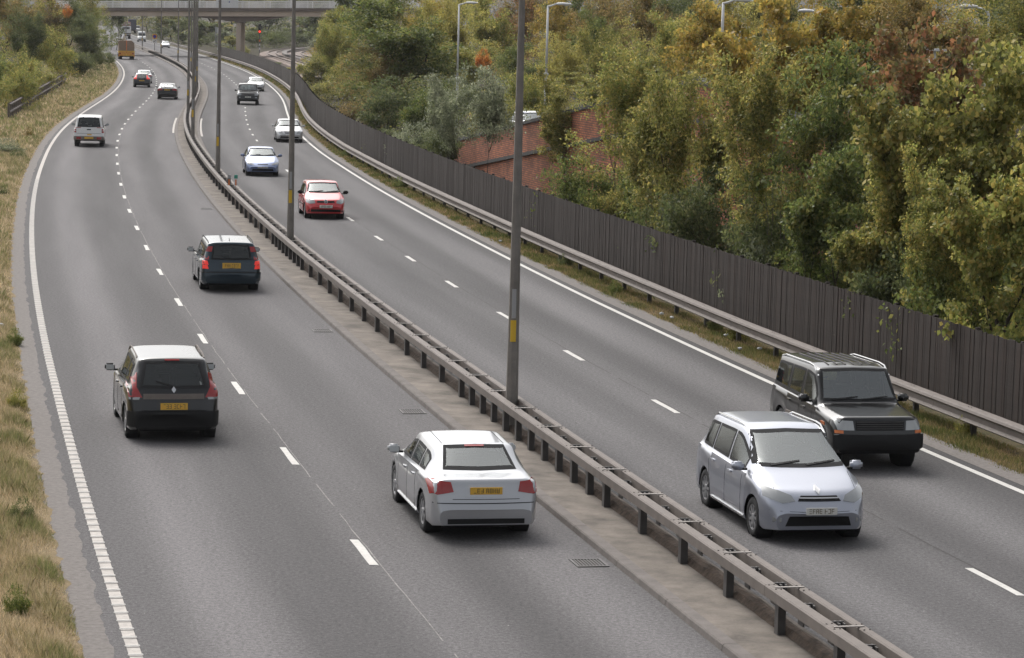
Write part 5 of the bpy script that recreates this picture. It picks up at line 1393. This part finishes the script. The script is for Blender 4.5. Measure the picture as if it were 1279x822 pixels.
c.rail_bars(.9, 3.0, .97, 'galv'); c.patch('tailgate_seam', rect(-.60, .60, .614, .622), 'r', M['seam'], lift=.023)
c.both('headlight', [(.45, .66), (.82, .70), (.80, .84), (.5, .80)], 'f', M['lens'], lift=.01)
c.put(survey(212, 545), hd(53) + .015)

# 2. dark teal estate
c = Car('estate_car', 'dark teal estate car with tall red tail lights driving away next to the barrier', 'car',
        dict(L=4.72, W=1.80, H=1.50, wb=2.76, ro=1.02, r=.31, cowlx=1.35, wsx=2.05, cowlz=.98, hoodz=.76, rbx=.13, rbz=.92, rtx=.38, tailx=.07, beltr=.93, beltf=.90, tum=.78, bumpz=.60, soft=.035), P_teal)
c.windscreen(); c.rear_glass(.95, 1.38, .60, .52); c.side_glass([(.42, 1.35), (1.42, 2.2), (2.27, 3.05)]); c.mirrors(M['dark']); c.seams([1.38, 2.23, 3.1]); c.handles([1.6, 2.5])
for z0, z1 in ((.68, .80), (.80, .92), (.94, 1.05), (1.17, 1.33)):
    f = lambda z: .80 - max(0, z - .93) * .40
    c.both('tail_light', [(f(z0) - .13, z0), (f(z0) + .035, z0), (f(z1) + .03, z1 - .01), (f(z1) - .10, z1 - .01)], 'r', M['redlit' if z1 < 1.0 else 'red'], lift=.014)
c.patch('bumper', rect(-.84, .84, .34, .56), 'r', P_teal, lift=.035); c.patch('bumper_trim', rect(-.85, .85, .56, .585), 'r', M['dark'], lift=.03); c.plate('r', .78, M['plate_y'], .54, .16)
c.patch('plate_recess', rect(-.42, .42, .67, .89), 'r', P_teal, lift=.008); c.patch('roof_seam', [(2.3 - 2.36, -.52), (2.32 - 2.36, -.52), (2.32 - 2.36, .52), (2.3 - 2.36, .52)], 't', M['seam'], lift=.003, thick=.01)
c.rail_bars(.5, 2.6, .95, 'dark'); c.patch('aerial', [(.9 - 2.36, -.005), (1.1 - 2.36, -.005), (1.1 - 2.36, .005), (.9 - 2.36, .005)], 't', M['dark'], lift=.04)
c.put(survey(285.5, 361), hd(81))

# 3. silver saloon, rear view, near the barrier
c = Car('silver_saloon', 'silver saloon with wedge tail lights driving away beside the barrier', 'car',
        dict(L=4.67, W=1.79, H=1.43, wb=2.71, ro=1.02, r=.32, cowlx=1.2, wsx=1.95, cowlz=.97, hoodz=.74, rbx=.62, rbz=1.02, rtx=1.25, tailz=.97, tailx=.10, beltr=.95, beltf=.90, tum=.74, bumpz=.62, spokes=7), P_silver)
c.windscreen(); c.rear_glass(1.05, 1.36, .60, .50, 'glassl', False); c.side_glass([(1.1, 1.55), (1.62, 2.3), (2.37, 3.2)]); c.mirrors(P_silver); c.seams([1.58, 2.33, 3.2]); c.handles([1.8, 2.6])
c.both('tail_light', [(.52, .78), (.86, .72), (.87, .90), (.80, .95), (.56, .93)], 'r', M['red'], lift=.012)
c.plate('r', .80, M['plate_y']); c.patch('boot_seam', rect(-.54, .54, .665, .673), 'r', M['seam'], lift=.006); c.patch('bumper_step', rect(-.84, .84, .60, .612), 'r', M['seam'], lift=.008)
c.patch('plate_recess', rect(-.34, .34, .70, .90), 'r', P_silver, lift=.004); c.patch('high_brake_light', rect(-.16, .16, 1.34, 1.36), 'r', M['red'], lift=.012)
c.patch('lower_valance', rect(-.62, .62, .28, .36), 'r', M['dark'], lift=.01)
c.both('sill_trim', rect(1.3 - 2.33, 3.3 - 2.33, .235, .255), 'l', M['chrome'], lift=.012)
c.both('roof_seam', [(1.3 - 2.33, .50), (2.7 - 2.33, .50), (2.7 - 2.33, .51), (1.3 - 2.33, .51)], 't', M['seam'], lift=.003, thick=.01)
c.put(survey(592, 662), hd(44.0))

# 4. silver people carrier, front view
c = Car('silver_people_carrier', 'silver people carrier coming towards the camera in the lane next to the barrier', 'car',
        dict(L=4.55, W=1.83, H=1.66, wb=2.76, ro=.88, r=.32, cowlx=.98, wsx=2.05, cowlz=1.08, hoodz=.84, nose=.25, rbx=.16, rbz=1.0, rtx=.6, beltr=1.03, beltf=.97, tum=.74, bow=.30, soft=.06, spokes=9), P_silver2)
c.windscreen(inset=.07); c.rear_glass(1.05, 1.5, .62, .52); c.side_glass([(.6, 1.15), (1.2, 2.1), (2.17, 3.05)]); c.mirrors(P_silver2); c.seams([1.17, 2.13, 3.05]); c.handles([1.4, 2.4])
c.both('headlight', [(.40, .70), (.60, .66), (.84, .74), (.84, .90), (.62, .84), (.45, .78)], 'f', M['lens'], lift=.012)
c.patch('upper_grille', [(-.36, .70), (.36, .70), (.30, .78), (-.30, .78)], 'f', M['dark'], lift=.008); c.patch('grille_bar', rect(-.34, .34, .735, .752), 'f', M['chrome'], lift=.018)
c.patch('lower_grille', [(-.55, .30), (.55, .30), (.48, .46), (-.48, .46)], 'f', M['dark'], lift=.008); c.plate('f', .56, M['plate_w'])
c.patch('badge', [(0, .79), (.05, .85), (0, .91), (-.05, .85)], 'f', M['chrome'], lift=.02)
c.both('fog_light', rect(.62, .74, .36, .44), 'f', M['lens'], lift=.01)
c.rail_bars(.6, 2.6, .97, 'chrome'); c.both('sill_trim', rect(1.1 - 2.275, 3.2 - 2.275, .24, .27), 'l', M['chrome'], lift=.012)
PM = survey(1003, 669); c.put(PM, hd(PM.y) + math.pi, 'front')

# 5. black off roader, front view
c = Car('off_roader', 'black off roader with pale roof rails coming towards the camera beside the right verge', 'car',
        dict(L=4.45, W=1.80, H=1.80, wb=2.62, ro=.95, r=.36, cowlx=1.30, wsx=1.78, cowlz=1.12, hoodz=1.02, nose=.14, rbx=.14, rbz=1.1, rtx=.35, beltr=1.12, beltf=1.06, tum=.80, bow=.12, sill=.32, soft=.03, bumpz=.72, spokes=5,
             plan=[(0, .86), (.05, .93), (.2, .98), (.9, 1), (3.5, 1), (4.1, .98), (4.35, .94), (4.45, .86)]), P_black)
c.windscreen(inset=.08); c.rear_glass(1.12, 1.64, .6, .55); c.side_glass([(.35, 1.25), (1.32, 2.1), (2.17, 2.95)], m='glassl'); c.mirrors(P_black); c.seams([1.28, 2.13, 2.95], .42); c.handles([1.5, 2.4])
c.both('headlight', [(.50, .78), (.80, .78), (.84, .96), (.52, .95)], 'f', M['lens'], lift=.012)
g = c.patch('grille', rect(-.47, .47, .78, .95), 'f', M['dark'], lift=.010)
for z in (.81, .85, .89, .93): c.patch('grille_slat', rect(-.45, .45, z - .006, z + .006), 'f', M['galvd'], lift=.02, parent=None)
c.patch('bumper', rect(-.84, .84, .44, .70), 'f', M['dark'], lift=.05, thick=.07); c.plate('f', .60, M['plate_w'], .52, .12); c.both('indicator', rect(.70, .84, .72, .775), 'f', M['amber'], lift=.012)
c.both('side_indicator', rect(3.55 - 2.225, 3.75 - 2.225, .80, .86), 'l', M['amber'], lift=.014); c.both('side_moulding', rect(1.4 - 2.225, 3.15 - 2.225, .68, .76), 'l', M['galv'], lift=.02)
c.rail_bars(.4, 2.75, .98, 'chrome')
for k in range(6):
    y = -.42 + k * .168; c.patch('roof_rib', [(.6 - 2.225, y - .012), (2.45 - 2.225, y - .012), (2.45 - 2.225, y + .012), (.6 - 2.225, y + .012)], 't', M['galvd'], lift=.014)
PM = survey(1080, 581); c.put(PM, hd(PM.y) + math.pi, 'front')

# 6. red hatchback
c = Car('red_hatchback', 'bright red hatchback coming towards the camera right of the second lamp column', 'car',
        dict(L=3.9, W=1.65, H=1.46, wb=2.46, ro=.62, r=.295, cowlx=.98, wsx=1.72, cowlz=.98, hoodz=.78, nose=.2, rbx=.16, rbz=.95, rtx=.55, beltr=.93, beltf=.90, tum=.76, bow=.22), P_red)
c.windscreen(); c.rear_glass(.98, 1.33, .55, .48); c.side_glass([(.45, .95), (1.02, 1.8), (1.87, 2.7)]); c.mirrors(M['dark']); c.seams([.98, 1.83, 2.7]); c.handles([1.2, 2.05])
c.both('headlight', [(.42, .64), (.62, .61), (.76, .66), (.76, .78), (.60, .79), (.44, .74)], 'f', M['lens'], lift=.012)
c.patch('grille', [(-.36, .66), (.36, .66), (.34, .735), (-.34, .735)], 'f', M['dark'], lift=.008)
b = c.patch('badge', [(.075 * math.cos(a), .705 + .075 * math.sin(a)) for a in np.linspace(0, 6.283, 17)[:-1]], 'f', M['chrome'], lift=.02)
c.patch('badge_face', [(.058 * math.cos(a), .705 + .058 * math.sin(a)) for a in np.linspace(0, 6.283, 17)[:-1]], 'f', M['seam'], lift=.023)
for pts in ([(-.045, .74), (-.03, .745), (0, .70), (0, .675)], [(.045, .74), (.03, .745), (0, .70), (0, .675)]): c.patch('badge_letter', pts, 'f', M['chrome'], lift=.027)
c.patch('lower_grille', [(-.70, .30), (.70, .30), (.66, .40), (-.66, .40)], 'f', M['dark'], lift=.008); c.plate('f', .52, M['plate_w'])
c.both('side_moulding', rect(.98 - 1.95, 2.7 - 1.95, .52, .56), 'l', M['dark'], lift=.014)
PM = survey(404.5, 272.5); c.put(PM, hd(PM.y) + math.pi, 'front')

# 7. pale blue hatchback
c = Car('blue_car', 'light blue rounded car coming towards the camera between lamp column and red hatchback', 'car',
        dict(L=4.15, W=1.70, H=1.41, wb=2.54, ro=.75, r=.30, cowlx=1.1, wsx=1.8, cowlz=.94, hoodz=.70, nose=.3, rbx=.3, rbz=.95, rtx=.85, beltr=.92, beltf=.88, tum=.74, bow=.28, soft=.07), P_blue)
c.windscreen(); c.side_glass([(.6, 1.1), (1.17, 1.95), (2.02, 2.85)]); c.mirrors(P_blue); c.seams([1.13, 1.98, 2.85])
c.both('headlight', [(.44, .56), (.74, .60), (.80, .72), (.66, .68), (.44, .61)], 'f', M['lens'], lift=.012); c.patch('grille', rect(-.26, .26, .585, .62), 'f', M['dark'], lift=.008)
c.patch('lower_grille', [(-.55, .28), (.55, .28), (.5, .38), (-.5, .38)], 'f', M['dark'], lift=.008); c.plate('f', .47, M['plate_w']); c.rear_glass(.98, 1.3, .55, .48)
PM = survey(327, 219.5); c.put(PM, hd(PM.y) + math.pi, 'front')

# 8. white saloon
c = Car('white_saloon', 'white saloon with a chrome grille coming towards the camera, partly behind the second lamp column', 'car',
        dict(L=4.6, W=1.74, H=1.42, wb=2.72, ro=1.05, r=.31, cowlx=1.35, wsx=2.05, cowlz=.94, hoodz=.74, nose=.2, rbx=.62, rbz=1.0, rtx=1.2, tailz=.96, beltr=.93, beltf=.88, tum=.75, bow=.2), P_pale)
c.windscreen(); c.side_glass([(1.1, 1.55), (1.62, 2.35), (2.42, 3.1)]); c.mirrors(P_pale); c.seams([1.58, 2.38, 3.1])
c.both('headlight', [(.42, .56), (.78, .58), (.80, .70), (.50, .70)], 'f', M['lens'], lift=.012); g = c.patch('grille', [(-.30, .56), (.30, .56), (.34, .70), (-.34, .70)], 'f', M['dark'], lift=.008)
for z in (.59, .625, .66): c.patch('grille_slat', rect(-.3, .3, z - .008, z + .008), 'f', M['chrome'], lift=.016)
c.patch('lower_grille', [(-.60, .28), (.60, .28), (.55, .38), (-.55, .38)], 'f', M['dark'], lift=.008); c.plate('f', .46, M['plate_w']); c.rear_glass(1.03, 1.33, .58, .5)
PM = survey(361, 177.5); c.put(PM, hd(PM.y) + math.pi, 'front')

# 9. black luxury off roader
c = Car('large_off_roader', 'large black off roader coming towards the camera on the far curve', 'car',
        dict(L=4.95, W=1.96, H=1.86, wb=2.88, ro=1.15, r=.37, cowlx=1.35, wsx=1.85, cowlz=1.18, hoodz=1.06, nose=.14, rbx=.14, rbz=1.1, rtx=.4, beltr=1.15, beltf=1.12, tum=.80, bow=.14, sill=.34, bumpz=.8, soft=.03,
             plan=[(0, .88), (.05, .94), (.2, .98), (.9, 1), (4.0, 1), (4.5, .98), (4.8, .94), (4.95, .86)]), P_black)
c.windscreen(inset=.08); c.side_glass([(.4, 1.4), (1.47, 2.3), (2.37, 3.3)]); c.mirrors(M['dark']); c.seams([1.43, 2.33, 3.3], .45)
c.both('headlight', rect(.56, .90, .84, 1.0), 'f', M['lens'], lift=.012); c.patch('grille', rect(-.52, .52, .84, 1.0), 'f', M['galvd'], lift=.010); c.plate('f', .70, M['plate_w'])
c.patch('lower_grille', rect(-.6, .6, .46, .56), 'f', M['dark'], lift=.01); c.both('fog_light', rect(.66, .76, .62, .70), 'f', M['lens'], lift=.01); c.rear_glass(1.15, 1.65, .65, .58)
PM = survey(309.5, 131); c.put(PM, hd(PM.y) + math.pi, 'front')

# 10, 11. silver cars behind it
def plain_saloon(name, label, paint_, px, py, front=True, L=4.4):
    c = Car(name, label, 'car', dict(L=L, W=1.75, H=1.43, wb=2.62, ro=.9, r=.31, cowlx=1.15, wsx=1.85, cowlz=.95, hoodz=.74, nose=.24, rbx=.5, rbz=1.0, rtx=1.1, tailz=.95, beltr=.93, beltf=.89, tum=.75, bow=.22), paint_)
    c.windscreen(); c.side_glass([(.95, 1.45), (1.52, 2.2), (2.27, 3.05)]); c.mirrors(paint_ if front else M['dark'])
    c.both('headlight', [(.44, .56), (.78, .60), (.80, .72), (.50, .69)], 'f', M['lens'], lift=.012); c.patch('grille', rect(-.34, .34, .60, .67), 'f', M['dark'], lift=.008)
    c.patch('lower_grille', rect(-.6, .6, .28, .40), 'f', M['dark'], lift=.008); c.plate('f', .48, M['plate_w']); c.rear_glass(1.03, 1.34, .6, .5, 'glassl', False)
    c.both('tail_light', [(.5, .76), (.83, .72), (.84, .90), (.55, .92)], 'r', M['red'], lift=.012); c.plate('r', .79, M['plate_y']); c.seams([1.48, 2.23, 3.05])
    PM = survey(px, py); c.put(PM, hd(PM.y) + (math.pi if front else 0), 'front' if front else 'rear'); return c
plain_saloon('silver_car', 'white silver car half hidden behind the large black off roader', P_pale, 319.5, 114)
plain_saloon('silver_car', 'small distant silver car coming under the bridge towards the camera', P_silver, 206.8, 60)
plain_saloon('silver_car', 'silver car driving away just ahead of the dark hatchback', P_silver, 180, 104, False)

# 12. dark hatchback with high red lights
c = Car('dark_hatchback', 'dark grey hatchback with red lights lit either side of its rear window', 'car',
        dict(L=4.25, W=1.78, H=1.45, wb=2.64, ro=.72, r=.32, cowlx=1.1, wsx=1.85, cowlz=.95, hoodz=.76, rbx=.18, rbz=.92, rtx=.85, beltr=.95, beltf=.90, tum=.72), P_grey)
c.windscreen(); c.rear_glass(.86, 1.32, .40, .46); c.side_glass([(.9, 1.6), (1.67, 2.85)]); c.mirrors(M['dark'])
c.both('tail_light', [(.50, .84), (.84, .84), (.84, .96), (.66, 1.04), (.56, 1.24), (.48, 1.24), (.52, 1.0)], 'r', M['redlit'], lift=.014); c.plate('r', .70, M['plate_y'])
c.patch('bumper', rect(-.7, .7, .28, .42), 'r', M['dark'], lift=.01)
PM = survey(177, 109); c.put(PM, hd(PM.y) + .0)

# 13. black saloon
c = Car('black_saloon', 'black saloon with broad red tail lights driving away in the lane beside the barrier', 'car',
        dict(L=4.85, W=1.85, H=1.45, wb=2.9, ro=1.1, r=.33, cowlx=1.3, wsx=2.1, cowlz=.97, hoodz=.76, rbx=.6, rbz=1.06, rtx=1.35, tailz=1.03, beltr=.98, beltf=.92, tum=.74, bumpz=.66), P_black)
c.windscreen(); c.rear_glass(1.09, 1.37, .62, .52, 'glassl', False); c.side_glass([(1.2, 1.7), (1.77, 2.5), (2.57, 3.4)]); c.mirrors(M['dark'])
c.both('tail_light', [(.42, .84), (.86, .80), (.87, .98), (.60, 1.0), (.42, .93)], 'r', M['red'], lift=.014); c.plate('r', .88, M['plate_y']); c.patch('bumper_line', rect(-.7, .7, .52, .56), 'r', M['galvd'], lift=.01)
c.seams([1.73, 2.53, 3.4]); c.patch('chrome_strip', rect(-.4, .4, .985, 1.0), 'r', M['chrome'], lift=.012)
PM = survey(209, 124); c.put(PM, hd(PM.y))

# 14. white pickup with a canopy
c = Car('white_pickup', 'white pickup with a white canopy over its bed driving away in the near left lane', 'pickup',
        dict(L=5.0, W=1.80, H=1.82, wb=3.0, ro=1.15, r=.35, cowlx=1.35, wsx=1.9, cowlz=1.12, hoodz=.98, rbx=.12, rbz=1.13, rtx=.40, tailx=.06, tailz=1.10, beltr=1.10, beltf=1.08, tum=.80, sill=.36, bumpz=.66, soft=.03, bowr=.03,
             plan=[(0, .93), (.05, .95), (.2, .97), (.9, 1), (4.0, 1), (4.5, .97), (4.85, .90), (5.0, .80)]), P_white)
c.windscreen(); c.rear_glass(1.17, 1.70, .68, .58, 'glass', False); c.side_glass([(.5, 1.8), (2.0, 2.65), (2.72, 3.4)]); c.mirrors(M['dark'])
for z, mm in ((.82, 'red'), (.95, 'red')): c.both('tail_light', rect(.74, .86, z, z + .12), 'r', M[mm], lift=.012)
c.both('reflector', rect(.46, .80, 1.115, 1.145), 'r', M['red'], lift=.02); c.patch('tailgate_seam', rect(-.70, .70, .785, .80), 'r', M['seam'], lift=.004); c.patch('tailgate_handle', rect(-.12, .12, .99, 1.05), 'r', M['dark'], lift=.012)
c.patch('bumper', rect(-.84, .84, .42, .62), 'r', M['galv'], lift=.07, thick=.08); c.both('bumper_light', rect(.46, .72, .47, .57), 'r', M['red'], lift=.085); 
o = MB().box(-2.5 - .12, -2.5 - .10, -.26, .26, .48, .60).build('number_plate', M['plate_y'], c.t); c.patch('tailgate_badge', rect(-.16, .10, .69, .76), 'r', M['plate_y'], lift=.01)
c.seams([2.02, 2.7, 3.45], .5); c.both('hinge', rect(.30, .38, 1.70, 1.73), 'r', M['dark'], lift=.02)
PM = survey(111.5, 182.5); c.put(PM, hd(PM.y) - .01)

# 15, 16. white vans
def van(label, px, py, H=2.5):
    c = Car('white_van', label, 'van', dict(L=5.6, W=1.98, H=H, wb=3.5, ro=1.1, r=.34, cowlx=.95, wsx=1.55, cowlz=1.35, hoodz=1.12, nose=.22, rbx=.1, rbz=1.3, rtx=.2, beltr=1.4, beltf=1.3, tum=.84, bow=.16, sill=.3, bumpz=.7, soft=.05,
            plan=[(0, .94), (.2, .98), (1, 1), (4.6, 1), (5.2, .96), (5.45, .90), (5.6, .80)]), P_white)
    c.windscreen('vanglass', inset=.08, z1=2.02); c.side_glass([(3.5, 4.3)], z1=1.95, m='vanglass'); c.mirrors(M['dark']); c.both('headlight', [(.52, .84), (.86, .88), (.88, 1.06), (.58, 1.0)], 'f', M['lens'], lift=.012)
    c.patch('grille', rect(-.45, .45, .84, .98), 'f', M['dark'], lift=.01); c.patch('bumper', rect(-.86, .86, .36, .62), 'f', M['dark'], lift=.02); c.plate('f', .66, M['plate_w']); c.seams([3.4, 4.4], .4)
    PM = survey(px, py); c.put(PM, hd(PM.y) + math.pi, 'front')
van('white high roofed van coming towards the camera beyond the bridge', 177, 52.2)
van('farthest white van, behind the high roofed van', 171.5, 40.5, 2.3)

# 17. yellow flatbed lorry, rear view
def lorry_wheels(t, xs_, W, r=.48):
    for x in xs_:
        for s_ in (-1, 1):
            w = MB().lathe([(.1, s_ * (W / 2 - .6)), (r * .95, s_ * (W / 2 - .6)), (r, s_ * (W / 2 - .57)), (r, s_ * (W / 2 - .07)), (r * .95, s_ * (W / 2 - .04)), (r * .6, s_ * (W / 2 - .05)), (.1, s_ * (W / 2 - .12))], 22, 'y').build('wheel', M['tyre'], t, True, loc=(x, 0, r))
            MB().lathe([(0, s_ * (W / 2 - .06)), (r * .5, s_ * (W / 2 - .06)), (r * .55, s_ * (W / 2 - .045))], 16, 'y').build('hub', M['rim'], w)
PM = survey(158, 74.5); t = thing('yellow_lorry', 'lorry with a yellow and red chevron tailboard driving away beside the left bank trees', 'lorry', (PM.x, PM.y, 0.0), hd(PM.y))
W = 2.5; lorry_wheels(t, (1.2, 2.4, 6.4), W)
MB().box(0.1, 7.6, -.5, .5, .75, 1.05).build('chassis', M['under'], t); MB().box(0, 5.6, -W / 2, W / 2, 1.05, 1.2, .02).build('bed', M['yellow'], t)
MB().box(-.06, -.01, -W / 2, W / 2, .45, 1.38, .01).build('tailboard', M['yellow'], t)
for k in range(6):
    for s_ in (-1, 1):
        y = s_ * (.12 + k * .2); a = Matrix.Translation((-.066, y, .92)) @ Matrix.Rotation(s_ * .35, 4, 'X'); MB().box(-.004, .004, -.03, .03, -.40, .40, M_=a).build('chevron', M['signred'], t)
for s_ in (-1, 1): MB().box(-.10, -.07, s_ * 1.02 - .13, s_ * 1.02 + .13, .85, 1.05).build('tail_light', M['red'], t)
MB().box(-.04, .0, -W / 2 + .05, W / 2 - .05, 1.38, 2.7, .01).build('rear_board', M['tan'], t)
MB().box(-.07, -.045, -.05, .05, 1.4, 3.0).build('board_post', M['orange'], t)
for s_ in (-1, 1): MB().box(0.02, 5.4, s_ * (W / 2 - .04) - .02, s_ * (W / 2 - .04) + .02, 1.2, 2.3).build('side_board', M['tan'], t)
MB().box(1.2, 3.0, -.5, .5, 1.2, 2.6, .25).build('load', M['concd'], t); MB().tube([(1.6, .2, 3.1), (1.0, .5, 3.9), (.7, .7, 3.2)], .16, 8).build('crane_arm', M['white'], t)
MB().box(5.8, 7.6, -1.15, 1.15, 1.0, 2.9, .12).build('cab', M['tan'], t); MB().box(-.10, .0, -1.1, 1.1, .42, .58).build('underrun_bar', M['dark'], t)

# 18. white articulated lorry ahead of it
PM = survey(157.5, 48.5); t = thing('white_lorry', 'white lorry with a maroon striped body driving away ahead of the yellow lorry', 'lorry', (PM.x, PM.y, 0.0), hd(PM.y))
lorry_wheels(t, (1.2, 2.5, 8.0), 2.5)
MB().box(0, 6.8, -1.25, 1.25, 1.0, 3.3, .03).build('body', M['white'], t); MB().box(0.1, 9.2, -.5, .5, .7, 1.0).build('chassis', M['under'], t)
MB().box(2.0, 9.0, -1.25, 1.25, 3.35, 4.3, .03).build('upper_box', M['maroon'], t); MB().box(1.985, 1.998, -1.2, 1.2, 3.6, 3.75).build('stripe', M['white'], t); MB().box(1.985, 1.998, -1.2, 1.2, 3.95, 4.1).build('stripe', M['white'], t)
MB().box(-.03, -.005, -.9, .9, 2.5, 3.0).build('rear_window', M['vanglass'], t); MB().box(-.04, -.005, -1.2, 1.2, 1.15, 1.5).build('rear_panel', M['galv'], t)
for s_ in (-1, 1): MB().box(-.05, -.02, s_ * 1.0 - .12, s_ * 1.0 + .12, .8, .98).build('tail_light', M['red'], t)
MB().box(7.2, 9.2, -1.2, 1.2, 1.0, 3.2, .1).build('cab', M['white'], t)
# 19. dark high sided lorry beyond
PM = survey(165.3, 41.5); t = thing('dark_lorry', 'tall dark navy lorry driving away in the distance under the bridge', 'lorry', (PM.x, PM.y, 0.0), hd(PM.y))
lorry_wheels(t, (1.2, 2.5, 3.8, 9.5), 2.5); MB().box(0, 9, -1.25, 1.25, 1.1, 4.35, .03).build('box_body', M['navy'], t); MB().box(.1, 11, -.5, .5, .75, 1.1).build('chassis', M['under'], t)
MB().box(9.3, 11.2, -1.2, 1.2, .9, 3.6, .1).build('cab', M['navy'], t)
for s_ in (-1, 1): MB().box(-.03, -.003, s_ * .62 - .58, s_ * .62 + .58, 1.2, 4.25).build('rear_door', M['navy'], t); MB().box(-.05, -.02, s_ * 1.0 - .12, s_ * 1.0 + .12, .8, .98).build('tail_light', M['red'], t)

# 20. car parked on the raised ground behind the brick wall
c = Car('parked_car', 'pale car with blue trim parked on the raised ground behind the brick wall', 'car',
        dict(L=4.0, W=1.66, H=1.48, wb=2.45, ro=.7, r=.30, cowlx=.95, wsx=1.65, cowlz=.98, hoodz=.80, rbx=.16, rbz=.95, rtx=.55, beltr=.93, beltf=.90, tum=.76), P_pale)
c.windscreen(); c.rear_glass(.98, 1.34, .55, .48); c.side_glass([(.5, 1.0), (1.07, 1.85), (1.92, 2.75)], m='glassl'); c.mirrors(M['bluep']); c.both('blue_trim', [(.5 - 2, 1.36), (2.6 - 2, 1.37), (2.6 - 2, 1.40), (.5 - 2, 1.39)], 'l', M['bluep'], lift=.012)
c.rail_bars(.5, 2.4, .99, 'bluep')
c.fit_out(); c.t.location = (.75, 136.0, ground_z(.75, 136.0) + .02); c.t.rotation_euler = (0, 0, math.radians(283))

# ---------------------------------------------------------------- thin air haze
HAZE_DENSITY = 0.00008
hm = bpy.data.materials.new('haze'); hm.use_nodes = True; hm.node_tree.nodes.clear()
ho = hm.node_tree.nodes.new('ShaderNodeOutputMaterial'); pv = hm.node_tree.nodes.new('ShaderNodeVolumePrincipled')
pv.inputs['Color'].default_value = (.86, .87, .88, 1); pv.inputs['Density'].default_value = HAZE_DENSITY; pv.inputs['Anisotropy'].default_value = .3
hm.node_tree.links.new(pv.outputs[0], ho.inputs['Volume'])
hz = MB().box(-1400, 1400, -60, 2600, -1.2, 70).build('haze', hm, kind='stuff')
